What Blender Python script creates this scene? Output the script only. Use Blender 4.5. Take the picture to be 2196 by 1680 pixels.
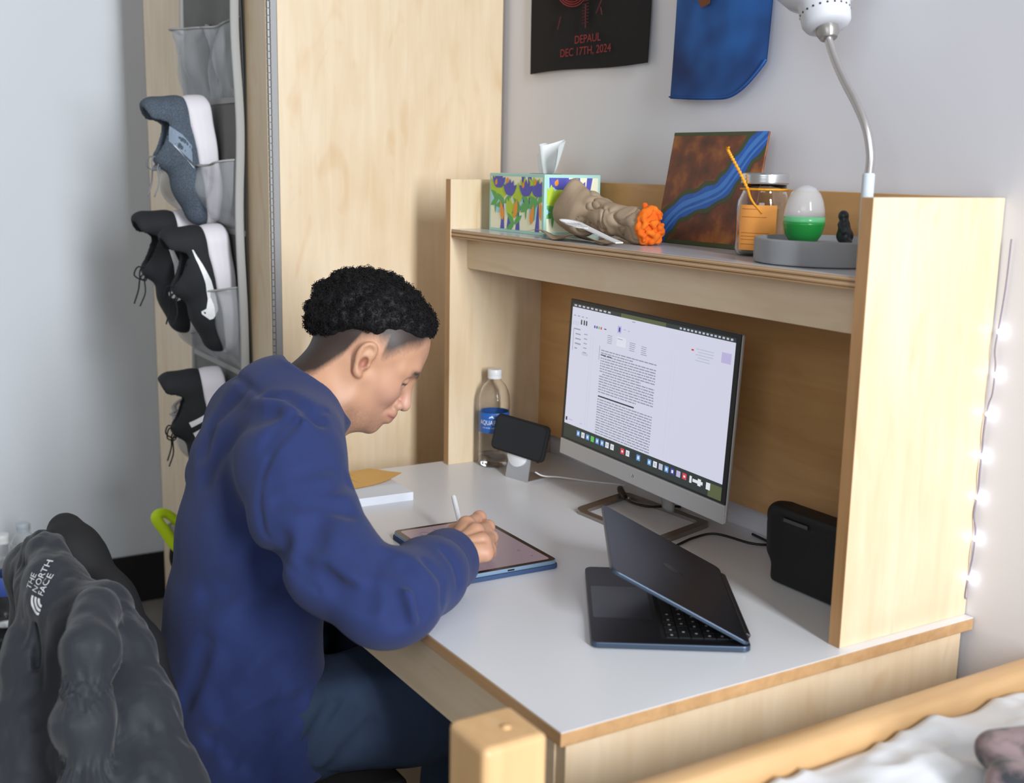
import bpy, bmesh, math, random
import numpy as np
from mathutils import Vector, Matrix, Euler, noise as mnoise

scene = bpy.context.scene
for o in list(bpy.data.objects):
    bpy.data.objects.remove(o, do_unlink=True)
COL = scene.collection

# ------------------------------------------------------------------ camera
cam_data = bpy.data.cameras.new('camera')
cam = bpy.data.objects.new('camera', cam_data)
COL.objects.link(cam)
cam.location = (1.0085, -0.6959, 1.3868)
cam.rotation_euler = (1.3795, -0.0190, 1.0215)
cam_data.sensor_fit = 'HORIZONTAL'
cam_data.sensor_width = 36.0
cam_data.lens = 2524.2 / 2196 * 36
cam_data.clip_start = 0.05
cam_data.dof.use_dof = True
cam_data.dof.focus_distance = 1.98
cam_data.dof.aperture_fstop = 4.0
scene.camera = cam

# ------------------------------------------------------------------ world, daylight, exposure
world = bpy.data.worlds.new('room_ambient')
scene.world = world
world.use_nodes = True
bg = world.node_tree.nodes['Background']
bg.inputs[0].default_value = (1.0, 0.92, 0.83, 1)
bg.inputs[1].default_value = 0.25

def area_light(name, loc, target, sx, sy, power, color=(1, 1, 1)):
    l = bpy.data.lights.new(name, 'AREA')
    l.shape = 'RECTANGLE'; l.size = sx; l.size_y = sy; l.energy = power; l.color = color
    o = bpy.data.objects.new(name, l); COL.objects.link(o)
    o.location = loc
    o.rotation_euler = (Vector(target) - Vector(loc)).to_track_quat('-Z', 'Y').to_euler()
    return o
# tall daylight window in the wall past the bed, and an added soft fill lamp to brighten the front-facing surfaces
area_light('window_daylight', (4.4, -0.25, 2.55), (-0.4, 0.34, 1.15), 0.60, 3.0, 310, (0.92, 0.96, 1.0))
area_light('added_front_fill', (2.2, -2.6, 2.3), (-0.6, 0.4, 1.1), 1.8, 1.5, 36, (0.84, 0.92, 1.0))

scene.view_settings.view_transform = 'Standard'
scene.view_settings.look = 'None'
scene.view_settings.gamma = 1.0
scene.view_settings.use_curve_mapping = False
scene.view_settings.exposure = 0.0

# ------------------------------------------------------------------ helpers
def C(r, g, b):
    def f(v):
        v /= 255.0
        return v / 12.92 if v <= 0.04045 else ((v + 0.055) / 1.055) ** 2.4
    return (f(r), f(g), f(b), 1.0)

MATS = {}
def mat(name, col, rough=0.55, metal=0.0, bump=None, var=None, spec=None, trans=0.0, ior=1.45,
        alpha=1.0, coat=0.0, sheen=0.0, emit=None, estr=1.0, sss=0.0, scale=(1, 1, 1)):
    """bump=(noise scale, strength); var=(noise scale, other colour, contrast)"""
    m = bpy.data.materials.new(name); m.use_nodes = True
    nt = m.node_tree; b = nt.nodes['Principled BSDF']
    b.inputs['Base Color'].default_value = col
    b.inputs['Roughness'].default_value = rough
    b.inputs['Metallic'].default_value = metal
    b.inputs['IOR'].default_value = ior
    b.inputs['Transmission Weight'].default_value = trans
    b.inputs['Alpha'].default_value = alpha
    b.inputs['Coat Weight'].default_value = coat
    if spec is not None: b.inputs['Specular IOR Level'].default_value = spec
    if sheen: 
        b.inputs['Sheen Weight'].default_value = sheen; b.inputs['Sheen Roughness'].default_value = 0.5
    if sss:
        b.inputs['Subsurface Weight'].default_value = sss
        b.inputs['Subsurface Radius'].default_value = (0.01, 0.004, 0.002)
    if emit is not None:
        b.inputs['Emission Color'].default_value = emit; b.inputs['Emission Strength'].default_value = estr
    if bump or var:
        tc = nt.nodes.new('ShaderNodeTexCoord'); mp = nt.nodes.new('ShaderNodeMapping')
        mp.inputs['Scale'].default_value = scale
        nt.links.new(tc.outputs['Object'], mp.inputs[0])
    if var:
        n = nt.nodes.new('ShaderNodeTexNoise'); n.inputs['Scale'].default_value = var[0]; n.inputs['Detail'].default_value = 5
        r = nt.nodes.new('ShaderNodeValToRGB')
        w = var[2] if len(var) > 2 else 0.25
        r.color_ramp.elements[0].position = 0.5 - w; r.color_ramp.elements[0].color = col
        r.color_ramp.elements[1].position = 0.5 + w; r.color_ramp.elements[1].color = var[1]
        nt.links.new(mp.outputs[0], n.inputs[0]); nt.links.new(n.outputs[0], r.inputs[0])
        nt.links.new(r.outputs[0], b.inputs['Base Color'])
    if bump:
        n = nt.nodes.new('ShaderNodeTexNoise'); n.inputs['Scale'].default_value = bump[0]; n.inputs['Detail'].default_value = 3
        bp = nt.nodes.new('ShaderNodeBump'); bp.inputs['Strength'].default_value = bump[1]; bp.inputs['Distance'].default_value = 0.002
        nt.links.new(mp.outputs[0], n.inputs[0]); nt.links.new(n.outputs[0], bp.inputs['Height'])
        nt.links.new(bp.outputs[0], b.inputs['Normal'])
    MATS[name] = m
    return m

def wood(name, axis='z', light=C(230, 211, 182), dark=C(215, 189, 152), blotch=C(206, 168, 120), rough=0.42, amt=0.55):
    """birch / maple veneer: grain streaks along an axis, soft figure and blotches"""
    m = bpy.data.materials.new(name); m.use_nodes = True
    nt = m.node_tree; N = nt.nodes; L = nt.links; b = N['Principled BSDF']
    tc = N.new('ShaderNodeTexCoord')
    s = {'z': (1, 1, .09), 'x': (.09, 1, 1), 'y': (1, .09, 1)}[axis]
    def noise(scale, st, det=4, dist=0.0):
        mp = N.new('ShaderNodeMapping'); mp.inputs['Scale'].default_value = st
        n = N.new('ShaderNodeTexNoise'); n.inputs['Scale'].default_value = scale
        n.inputs['Detail'].default_value = det; n.inputs['Distortion'].default_value = dist
        L.new(tc.outputs['Object'], mp.inputs[0]); L.new(mp.outputs[0], n.inputs[0]); return n
    s2 = tuple(min(1, 4 * v) for v in s)
    g = noise(55, s, 6, .6); f = noise(6, s2, 4, 1.6); k = noise(9, s2, 2, 2.4)
    r1 = N.new('ShaderNodeValToRGB'); r1.color_ramp.elements[0].position = .32; r1.color_ramp.elements[1].position = .72
    r1.color_ramp.elements[0].color = light; r1.color_ramp.elements[1].color = dark
    mixf = N.new('ShaderNodeMath'); mixf.operation = 'MULTIPLY_ADD'; mixf.inputs[1].default_value = .45; 
    L.new(g.outputs[0], mixf.inputs[0])
    h = N.new('ShaderNodeMath'); h.operation = 'MULTIPLY'; h.inputs[1].default_value = .55
    L.new(f.outputs[0], h.inputs[0]); L.new(h.outputs[0], mixf.inputs[2]); L.new(mixf.outputs[0], r1.inputs[0])
    r2 = N.new('ShaderNodeValToRGB'); r2.color_ramp.elements[0].position = .6; r2.color_ramp.elements[1].position = .8
    r2.color_ramp.elements[0].color = (0, 0, 0, 1); r2.color_ramp.elements[1].color = (amt, amt, amt, 1)
    L.new(k.outputs[0], r2.inputs[0])
    mx = N.new('ShaderNodeMix'); mx.data_type = 'RGBA'
    L.new(r2.outputs[0], mx.inputs[0]); L.new(r1.outputs[0], mx.inputs[6]); mx.inputs[7].default_value = blotch
    L.new(mx.outputs[2], b.inputs['Base Color'])
    b.inputs['Roughness'].default_value = rough
    bp = N.new('ShaderNodeBump'); bp.inputs['Strength'].default_value = .06; bp.inputs['Distance'].default_value = .001
    L.new(g.outputs[0], bp.inputs['Height']); L.new(bp.outputs[0], b.inputs['Normal'])
    MATS[name] = m
    return m

WM = {}     # world matrix of every thing and part
def _wm(o): return WM.get(o.name, Matrix.Identity(4))

def tag(o, label, cat, group=None):
    o['label'] = label; o['category'] = cat
    if group: o['group'] = group
    return o

def thing(name, label, cat, loc=(0, 0, 0), rz=0.0, group=None, rot=None):
    o = bpy.data.objects.new(name, None); COL.objects.link(o)
    o.empty_display_size = 0.05
    e = Euler(rot) if rot is not None else Euler((0, 0, rz))
    o.location = loc; o.rotation_euler = e
    WM[o.name] = Matrix.Translation(loc) @ e.to_matrix().to_4x4()
    return tag(o, label, cat, group)

def frame(o, d, up=(0, 0, 1)):
    """matrix with local x along d"""
    x = Vector(d).normalized(); z = Vector(up); y = z.cross(x).normalized(); z = x.cross(y)
    M = Matrix((x, y, z)).transposed().to_4x4(); M.translation = Vector(o); return M

class MB:
    def __init__(s): s.v = []; s.f = []; s.m = []
    def add(s, verts, faces, mi=0, M=None):
        n = len(s.v)
        if M is not None: verts = [tuple(M @ Vector(v)) for v in verts]
        s.v += [tuple(map(float, v)) for v in verts]
        s.f += [tuple(int(i) + n for i in f) for f in faces]
        s.m += [mi] * len(faces); return s
    def box(s, lo, hi, mi=0, M=None):
        x0, y0, z0 = lo; x1, y1, z1 = hi
        v = [(x0, y0, z0), (x1, y0, z0), (x1, y1, z0), (x0, y1, z0), (x0, y0, z1), (x1, y0, z1), (x1, y1, z1), (x0, y1, z1)]
        f = [(0, 3, 2, 1), (4, 5, 6, 7), (0, 1, 5, 4), (1, 2, 6, 5), (2, 3, 7, 6), (3, 0, 4, 7)]
        return s.add(v, f, mi, M)
    def poly(s, pts, mi=0, M=None): return s.add(pts, [tuple(range(len(pts)))], mi, M)
    def prism(s, pts2, z0, z1, mi=0, M=None):
        """polygon in xy (counter clockwise) extruded z0..z1"""
        n = len(pts2)
        v = [(x, y, z0) for x, y in pts2] + [(x, y, z1) for x, y in pts2]
        f = [tuple(range(n - 1, -1, -1)), tuple(range(n, 2 * n))] + [(i, (i + 1) % n, n + (i + 1) % n, n + i) for i in range(n)]
        return s.add(v, f, mi, M)
    def lathe(s, prof, n=32, mi=0, M=None, cap=True):
        v = []; f = []
        for r, z in prof:
            for k in range(n):
                a = 2 * math.pi * k / n; v.append((r * math.cos(a), r * math.sin(a), z))
        for i in range(len(prof) - 1):
            for k in range(n):
                a = i * n + k; b = i * n + (k + 1) % n; f.append((a, b, b + n, a + n))
        if cap:
            if prof[0][0] > 1e-6: f.append(tuple(range(n - 1, -1, -1)))
            if prof[-1][0] > 1e-6: f.append(tuple(range((len(prof) - 1) * n, len(prof) * n)))
        return s.add(v, f, mi, M)
    def tube(s, path, r, n=8, mi=0, M=None, closed=False, flat=1.0):
        P = [Vector(p) for p in path]; rs = r if hasattr(r, '__len__') else [r] * len(P)
        v = []; f = []; prev = None
        for i, p in enumerate(P):
            if closed: t = P[(i + 1) % len(P)] - P[i - 1]
            else: t = P[min(i + 1, len(P) - 1)] - P[max(i - 1, 0)]
            t.normalize()
            if prev is None:
                a = Vector((0, 0, 1)) if abs(t.z) < .9 else Vector((1, 0, 0)); x = t.cross(a).normalized()
            else: x = (prev - t * prev.dot(t)).normalized()
            prev = x; y = t.cross(x)
            for k in range(n):
                a = 2 * math.pi * k / n; v.append(p + (x * math.cos(a) + y * math.sin(a) * flat) * rs[i])
        m = len(P)
        for i in range(m if closed else m - 1):
            for k in range(n):
                a = i * n + k; b = i * n + (k + 1) % n; c = ((i + 1) % m) * n
                f.append((a, b, c + (k + 1) % n, c + k))
        if not closed:
            f.append(tuple(range(n - 1, -1, -1))); f.append(tuple(range((m - 1) * n, m * n)))
        return s.add(v, f, mi, M)
    def ball(s, c, r, n=16, m=10, mi=0, M=None):
        rr = r if hasattr(r, '__len__') else (r, r, r)
        T = Matrix.Translation(c) @ Matrix.Diagonal((rr[0], rr[1], rr[2], 1))
        if M is not None: T = M @ T
        prof = [(max(1e-7, math.sin(math.pi * i / m)), -math.cos(math.pi * i / m)) for i in range(m + 1)]
        return s.lathe(prof, n, mi, T, cap=False)
    def build(s, name, mats, parent=None, smooth=False, bevel=0.0, local=False, seg=2, label=None, cat=None, group=None, kind=None, base=None, weld=0, sharp=None):
        if not hasattr(mats, '__len__'): mats = [mats]
        V = np.array(s.v, dtype=np.float64).reshape(-1, 3)
        me = bpy.data.meshes.new(name)
        loc = Vector((0, 0, 0))
        if parent is not None:
            if not local:
                Mi = np.array(_wm(parent).inverted()); V = V @ Mi[:3, :3].T + Mi[:3, 3]
        else:
            lo = V.min(0); hi = V.max(0)
            c = np.array(base) if base is not None else np.array([(lo[0] + hi[0]) / 2, (lo[1] + hi[1]) / 2, lo[2]])
            V = V - c; loc = Vector(c)
        me.from_pydata([tuple(v) for v in V], [], s.f)
        for m in mats: me.materials.append(m)
        me.polygons.foreach_set('material_index', s.m)
        if smooth:
            me.polygons.foreach_set('use_smooth', [True] * len(s.f))
        if weld:
            bm = bmesh.new(); bm.from_mesh(me); bmesh.ops.remove_doubles(bm, verts=bm.verts, dist=weld); bm.to_mesh(me); bm.free()
        if sharp is not None:
            try: me.set_sharp_from_angle(angle=sharp)
            except Exception: pass
        me.update()
        o = bpy.data.objects.new(name, me); COL.objects.link(o)
        if parent is not None:
            o.parent = parent; WM[o.name] = _wm(parent)
        else:
            o.location = loc; WM[o.name] = Matrix.Translation(loc)
        if bevel > 0:
            md = o.modifiers.new('bevel', 'BEVEL'); md.width = bevel; md.segments = seg; md.limit_method = 'ANGLE'; md.angle_limit = 0.6
            md.harden_normals = False
        if label: o['label'] = label
        if cat: o['category'] = cat
        if group: o['group'] = group
        if kind: o['kind'] = kind
        return o

def box(name, lo, hi, m, parent=None, bevel=0.0, **k):
    return MB().box(lo, hi).build(name, m, parent, bevel=bevel, **k)

def structure(o): o['kind'] = 'structure'; return o

def copy_tree(o, parent=None, M=None, label=None):
    c = o.copy(); COL.objects.link(c); c.parent = parent
    if M is not None:
        c.matrix_basis = M; WM[c.name] = M
    if label: c['label'] = label
    for ch in list(o.children):
        copy_tree(ch, c)
    return c

def bez(pts, n=24):
    """Catmull-Rom through 3D points"""
    P = [np.array(p, float) for p in pts]; P = [2 * P[0] - P[1]] + P + [2 * P[-1] - P[-2]]
    out = []; m = len(P) - 3
    for i in range(n + 1):
        t = i / n * m; k = min(int(t), m - 1); t -= k
        a, b, c, d = P[k:k + 4]
        out.append(tuple(.5 * (2 * b + (c - a) * t + (2 * a - 5 * b + 4 * c - d) * t * t + (3 * b - a - 3 * c + d) * t ** 3)))
    return out

def text_mesh(txt, size, depth=0.0, align='CENTER', sx=1.0):
    """lettering as (verts, faces) in its own xy plane"""
    cu = bpy.data.curves.new('lettering', 'FONT'); cu.body = txt; cu.size = size; cu.align_x = align; cu.align_y = 'CENTER'
    cu.extrude = depth; cu.resolution_u = 3; cu.offset = 0.0
    o = bpy.data.objects.new('lettering', cu); COL.objects.link(o)
    dg = bpy.context.evaluated_depsgraph_get(); me = o.evaluated_get(dg).to_mesh()
    v = [(x.co.x * sx, x.co.y, x.co.z) for x in me.vertices]; f = [tuple(p.vertices) for p in me.polygons]
    bpy.data.objects.remove(o, do_unlink=True); bpy.data.curves.remove(cu)
    return v, f

# ---- implicit surfaces: smooth unions of round cones, ellipsoids ... meshed with surface nets
def smin(a, b, k): 
    h = np.maximum(k - np.abs(a - b), 0) / k
    return np.minimum(a, b) - h * h * k * .25
def smax(a, b, k): return -smin(-a, -b, k)
def s_cap(P, a, b, ra, rb):
    a = np.array(a, np.float32); b = np.array(b, np.float32); d = b - a
    t = np.clip(((P - a) @ d) / float(d @ d), 0, 1)
    return np.linalg.norm(P - a - t[:, None] * d, axis=1) - (ra + (rb - ra) * t)
def s_ell(P, c, r):
    q = P - np.array(c, np.float32); r = np.array(r, np.float32)
    k0 = np.linalg.norm(q / r, axis=1); k1 = np.linalg.norm(q / (r * r), axis=1) + 1e-9
    return k0 * (k0 - 1) / k1
def s_box(P, c, h, r):
    q = np.abs(P - np.array(c, np.float32)) - (np.array(h, np.float32) - r)
    return np.linalg.norm(np.maximum(q, 0), axis=1) + np.minimum(q.max(1), 0) - r
def s_chain(P, pts, rs, k=0.02):
    d = None
    for i in range(len(pts) - 1):
        e = s_cap(P, pts[i], pts[i + 1], rs[i], rs[i + 1]); d = e if d is None else smin(d, e, k)
    return d
def s_poly(P, pts):
    """plain distance to a polyline"""
    d = None
    for i in range(len(pts) - 1):
        e = s_cap(P, pts[i], pts[i + 1], 0, 0); d = e if d is None else np.minimum(d, e)
    return d
def s_etube(P, pts, rx, ry, u):
    """elliptic tube along a polyline: rx half width along u, ry half depth across"""
    u = np.array(u, np.float32); best = None
    for i in range(len(pts) - 1):
        a = np.array(pts[i], np.float32); b = np.array(pts[i + 1], np.float32); d = b - a
        t = np.clip(((P - a) @ d) / float(d @ d), 0, 1); q = P - a - t[:, None] * d
        du = q @ u; dv = np.sqrt(np.maximum((q * q).sum(1) - du * du, 0))
        X = rx[i] + (rx[i + 1] - rx[i]) * t; Y = ry[i] + (ry[i + 1] - ry[i]) * t
        k0 = np.sqrt((du / X) ** 2 + (dv / Y) ** 2); k1 = np.sqrt((du / X ** 2) ** 2 + (dv / Y ** 2) ** 2) + 1e-6
        e = k0 * (k0 - 1) / k1
        e = np.where(k0 < .2, -np.minimum(X, Y), e)
        best = e if best is None else smin(best, e, .03)
    return best
def grooves(P, d, folds, k=1.0):
    """press grooves (or raise ridges) along polylines; only points near each line are visited"""
    d = d.copy()
    for pts, dep, wd in folds:
        a = np.array(pts, np.float32); m = np.where(((P > a.min(0) - 2.6 * wd) & (P < a.max(0) + 2.6 * wd)).all(1))[0]
        if len(m): d[m] += k * dep * np.exp(-(s_poly(P[m], pts) / wd) ** 2)
    return d
def g_noise(P, scale, seed=0):
    """cheap smooth value noise, -1..1"""
    q = P * scale + seed * 17.3; i = np.floor(q).astype(np.int64); f = (q - i).astype(np.float32); f = f * f * (3 - 2 * f)
    def h(x, y, z):
        n = (x * 73856093) ^ (y * 19349663) ^ (z * 83492791); n = (n ^ (n >> 13)) * 1274126177; n = n ^ (n >> 16)
        return ((n & 0xffff) / 32767.5 - 1).astype(np.float32)
    x, y, z = i.T; r = 0
    for dx in (0, 1):
        for dy in (0, 1):
            for dz in (0, 1):
                w = (f[:, 0] if dx else 1 - f[:, 0]) * (f[:, 1] if dy else 1 - f[:, 1]) * (f[:, 2] if dz else 1 - f[:, 2])
                r = r + w * h(x + dx, y + dy, z + dz)
    return r
def nets(f, lo, hi, h):
    """mesh the zero level of f over a box; two passes so that only cells near the surface are evaluated"""
    lo = np.array(lo, np.float32); n = np.ceil((np.array(hi) - lo) / h).astype(int) + 1
    cs = 4                                          # coarse cells
    nc = (n + cs - 1) // cs + 1
    g = np.stack(np.meshgrid(*[np.arange(k) for k in nc], indexing='ij'), -1).reshape(-1, 3)
    d = f((lo + g * (h * cs)).astype(np.float32)).reshape(nc)
    near = np.abs(d) < h * cs * 2.2
    vol = np.repeat(np.repeat(np.repeat(d, cs, 0), cs, 1), cs, 2)[:n[0], :n[1], :n[2]].astype(np.float32)
    nm = np.repeat(np.repeat(np.repeat(near, cs, 0), cs, 1), cs, 2)
    for ax in range(3): nm = nm | np.roll(nm, cs // 2, ax) | np.roll(nm, -cs, ax)
    nm = nm[:n[0], :n[1], :n[2]]
    idx = np.argwhere(nm)
    for s in range(0, len(idx), 400000):
        k = idx[s:s + 400000]; vol[k[:, 0], k[:, 1], k[:, 2]] = f((lo + k * h).astype(np.float32))
    ins = vol < 0
    c = [ins[a:n[0] - 1 + a, b:n[1] - 1 + b, e:n[2] - 1 + e] for a in (0, 1) for b in (0, 1) for e in (0, 1)]
    sm = sum(x.astype(np.int8) for x in c); cell = (sm > 0) & (sm < 8)
    ci = np.argwhere(cell); vid = -np.ones(cell.shape, np.int64); vid[cell] = np.arange(len(ci))
    acc = np.zeros((len(ci), 3)); cnt = np.zeros(len(ci))
    cor = [(a, b, e) for a in (0, 1) for b in (0, 1) for e in (0, 1)]
    for i in range(8):
        for j in range(i + 1, 8):
            A = np.array(cor[i]); B = np.array(cor[j])
            if np.abs(A - B).sum() != 1: continue
            va = vol[tuple((ci + A).T)]; vb = vol[tuple((ci + B).T)]
            m = (va < 0) != (vb < 0); t = va[m] / (va[m] - vb[m])
            acc[m] += A + (B - A) * t[:, None]; cnt[m] += 1
    V = lo + (ci + acc / cnt[:, None]) * h
    F = []
    for ax in range(3):
        a = [0, 0, 0]; a[ax] = 1
        s0 = ins[:n[0] - a[0], :n[1] - a[1], :n[2] - a[2]]; s1 = ins[a[0]:, a[1]:, a[2]:]
        e = np.argwhere(s0 != s1); b_, c_ = [(1, 2), (2, 0), (0, 1)][ax]
        e = e[(e[:, b_] > 0) & (e[:, c_] > 0) & (e[:, b_] < n[b_] - 1) & (e[:, c_] < n[c_] - 1)]
        db = np.zeros(3, int); db[b_] = 1; dc = np.zeros(3, int); dc[c_] = 1
        q = np.stack([vid[tuple((e - db - dc).T)], vid[tuple((e - dc).T)], vid[tuple(e.T)], vid[tuple((e - db).T)]], 1)
        flip = ~s0[tuple(e.T)]
        q[flip] = q[flip][:, ::-1]; F.append(q)
    F = np.concatenate(F); F = F[(F >= 0).all(1)]
    return V, F
def nets_obj(name, f, lo, hi, h, mats, parent=None, smoothit=1, matfn=None, **k):
    V, F = nets(f, lo, hi, h)
    for _ in range(smoothit):                       # light tangential relax
        s = np.zeros_like(V); c = np.zeros(len(V))
        for i in range(4):
            np.add.at(s, F[:, i], V[F[:, (i + 1) % 4]] + V[F[:, i - 1]]); np.add.at(c, F[:, i], 2)
        V = V * .4 + .6 * s / np.maximum(c, 1)[:, None]
    b = MB(); b.v = [tuple(v) for v in V]; b.f = [tuple(q) for q in F.tolist()]
    b.m = [0] * len(F) if matfn is None else matfn(V[F].mean(1)).tolist()
    o = b.build(name, mats, parent, smooth=True, **k)
    return o, V
# ------------------------------------------------------------------ materials
W_Z = wood('maple_vertical', 'z')
W_X = wood('maple_along_x', 'x')
W_Y = wood('maple_along_y', 'y')
W_EDGE = wood('plywood_edge', 'x', C(206, 166, 120), C(170, 130, 88), C(140, 104, 68))
W_EDGEZ = wood('plywood_edge_upright', 'z', C(196, 152, 104), C(160, 118, 76), C(130, 92, 58))
W_BED = wood('bed_beech', 'y', C(216, 178, 130), C(198, 156, 108), C(186, 142, 94), rough=.35, amt=.25)
W_POST = wood('bed_beech_post', 'z', C(224, 186, 138), C(208, 164, 112), C(190, 140, 86), rough=.35, amt=.25)
LAM = mat('white_laminate', C(226, 228, 232), rough=.28, bump=(900, .03))
LAMS = mat('shelf_laminate', C(205, 205, 210), rough=.22)
WALL = mat('painted_wall', C(228, 228, 234), rough=.8, bump=(220, .05))
WALLB = mat('painted_wall_blue_grey', C(220, 226, 233), rough=.85, bump=(220, .05))
FLOORM = mat('floor_vinyl', C(150, 146, 138), rough=.45, var=(14, C(132, 128, 120)))
BLACK = mat('black_plastic', C(24, 25, 27), rough=.4)
BLACKR = mat('black_rubber', C(20, 21, 22), rough=.75)
GAP = mat('dark_seam', C(60, 44, 30), rough=.9)
STEEL = mat('hinge_steel', C(150, 150, 150), rough=.45, metal=.8)
SILVER = mat('silver_plastic', C(190, 190, 190), rough=.35, metal=.35)
ALU = mat('brushed_aluminium', C(200, 200, 202), rough=.33, metal=.85)
WHITE = mat('white_plastic', C(236, 238, 240), rough=.35)
GLASS = mat('clear_glass', (1, 1, 1, 1), rough=.02, trans=1.0, ior=1.45)
PET = mat('clear_pet', (1, 1, 1, 1), rough=.03, trans=1.0, ior=1.22, spec=1.0)
WATER = mat('water', (1, 1, 1, 1), rough=.0, trans=1.0, ior=1.2)

# ------------------------------------------------------------------ setting
WY = .7138
structure(box('floor', (-2.62, -3.4, -.05), (3.0, WY, 0), FLOORM))
structure(box('wall_back', (-2.72, WY, 0), (3.0, WY + .1, 2.75), WALL))
structure(box('wall_left', (-2.72, -3.4, 0), (-2.62, WY, 2.75), WALLB))
structure(box('baseboard_left', (-2.62, -3.4, 0), (-2.606, WY, .155), BLACKR, bevel=.003))

# ------------------------------------------------------------------ wardrobe
w = thing('wardrobe', 'tall maple wardrobe behind the desk with hinged doors', 'wardrobe', (-1.785, .43, 0))
box('side_panel', (-1.338, .175, 0), (-1.32, .70, 2.2), W_Z, w, .0015)
box('side_panel', (-2.25, .175, 0), (-2.232, .70, 2.2), W_Z, w, .0015)
box('top_panel', (-2.232, .175, 2.182), (-1.338, .70, 2.2), W_X, w)
box('bottom_panel', (-2.232, .175, .06), (-1.338, .70, .08), W_X, w)
box('back_panel', (-2.232, .688, .08), (-1.338, .70, 2.182), W_Z, w)
for x0, x1 in ((-1.783, -1.3265), (-2.2435, -1.787)):
    d = box('door', (x0, .153, .05), (x1, .172, 2.19), W_Z, w, .0015)
    hx = -1.3225 if x1 > -1.5 else -2.247
    hb = MB()
    for i in range(150):
        z = .08 + i * .0138
        hb.lathe([(.0045, z), (.0045, z + .0125)], 8, M=Matrix.Translation((hx, .158, 0)))
    hb.box((hx - .003, .160, .08), (hx + .0025, .174, 2.15))
    hb.build('piano_hinge', STEEL if x1 > -1.5 else BLACKR, d, smooth=True, sharp=.7)

# ------------------------------------------------------------------ desk
d = thing('desk', 'wooden desk with a white laminate top', 'desk', (-.57, .36, 0))
box('desktop', (-1.1436, 0, .742), (0, .72 - .008, .7592), W_EDGE, d, .0012)
box('laminate_top', (-1.143, .0006, .7592), (-.0006, .7114, .7602), LAM, d)
box('side_panel', (-.03, .014, 0), (-.01, .70, .742), W_Z, d, .001)
box('side_panel', (-1.1336, .014, 0), (-1.1136, .70, .742), W_Z, d, .001)
box('apron', (-1.1136, .012, .649), (-.03, .030, .742), W_X, d, .001)
box('back_panel', (-1.1136, .66, .2), (-.03, .675, .742), W_X, d, .001)

# ------------------------------------------------------------------ hutch
h = thing('desk_hutch', 'maple hutch with one long shelf standing on the desk', 'hutch', (-.57, .58, .7602))
YP = .456
for x0 in (-.0351, -1.1285):
    box('side_panel', (x0, YP + .0006, .7602), (x0 + .02, .7123, 1.3542), W_Z, h, .0012)
    box('edge_band', (x0 + .0003, YP, .7606), (x0 + .0197, YP + .0006, 1.3538), W_EDGEZ, h)
sh = box('shelf', (-1.1085, .4585, 1.2371), (-.0351, .679, 1.2535), W_EDGE, h, .001)
box('shelf_laminate', (-1.108, .459, 1.2535), (-.0356, .6789, 1.2543), LAMS, sh)
for i in range(4):      # ply lines along the shelf's front edge
    box('ply_line', (-1.1085, .4582, 1.2398 + i * .0036), (-.0351, .4588, 1.2408 + i * .0036), W_X if i % 2 else MATS['dark_seam'], sh)
box('apron', (-1.1085, .4965, 1.1738), (-.0351, .5135, 1.2371), W_X, h, .001)
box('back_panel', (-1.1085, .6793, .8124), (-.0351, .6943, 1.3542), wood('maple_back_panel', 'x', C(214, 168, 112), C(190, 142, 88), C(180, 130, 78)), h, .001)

# ------------------------------------------------------------------ fairy lights by the hutch
f = thing('fairy_lights', 'string of small white fairy lights hanging on the wall beside the hutch', 'string lights', (-.004, .705, .78))
BULB = mat('lit_bulb', C(255, 255, 255), emit=(.86, .88, 1, 1), estr=7)
pts = [(.003, .708, 1.30), (.001, .709, 1.24)]; zs = [1.174, 1.114, 1.058, .997, .937, .877, .817]; xs = [-.001, -.001, -.006, -.009, -.009, -.007, -.010]
for i, (x, z) in enumerate(zip(xs, zs)):
    pts += [(x - .002, .709, z + .012), (x - .004 + .003 * (i % 2), .707, z - .025)]
pts.append((-.012, .708, .785))
MB().tube(bez(pts, 90), .0011, 6).build('wire', mat('lilac_wire', C(140, 132, 150), rough=.5), f, smooth=True)
for x, z in zip(xs, zs):
    MB().ball((x + .001, .7075, z), (.0048, .0042, .0036), 12, 8).build('bulb', BULB, f, smooth=True)

# ------------------------------------------------------------------ bed
b = thing('bed', 'wooden bed frame with a square corner post beside the desk', 'bed', (.9, .27, 0))
po = box('post', (.088, -.193, 0), (.158, -.123, .862), W_POST, b, .007, seg=3)
MB().lathe([(.0052, .8615), (.0052, .8634), (.0001, .8648)], 14, M=Matrix.Translation((.128, -.152, 0))).build('peg', W_POST, po, smooth=True)
box('post', (.088, .63, 0), (.158, .70, .69), W_POST, b, .007, seg=3)
rl = MB()
prof = []
for k in range(24):
    a = 2 * math.pi * k / 24; ca, sa = math.cos(a), math.sin(a)
    prof.append((.133 + .021 * math.copysign(abs(ca) ** .55, ca), .722 + .036 * math.copysign(abs(sa) ** .55, sa)))
n = len(prof); v = [(x, -.125, z) for x, z in prof] + [(x, .704, z) for x, z in prof]
rl.add(v, [(i, (i + 1) % n, n + (i + 1) % n, n + i) for i in range(n)] + [tuple(range(n)), tuple(range(2 * n - 1, n - 1, -1))])
rl.build('head_rail', W_BED, b, smooth=True, sharp=.8)
box('head_panel', (.121, -.123, .30), (.145, .63, .55), W_BED, b, .003)
box('side_rail', (.158, -.185, .28), (2.15, -.16, .42), W_BED, b, .004)
box('side_rail', (.158, .66, .28), (2.15, .685, .42), W_BED, b, .004)
box('post', (2.15, -.193, 0), (2.22, -.123, .70), W_POST, b, .007)
box('post', (2.15, .63, 0), (2.22, .70, .70), W_POST, b, .007)
box('mattress_base', (.158, -.16, .36), (2.15, .66, .38), W_BED, b)
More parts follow.
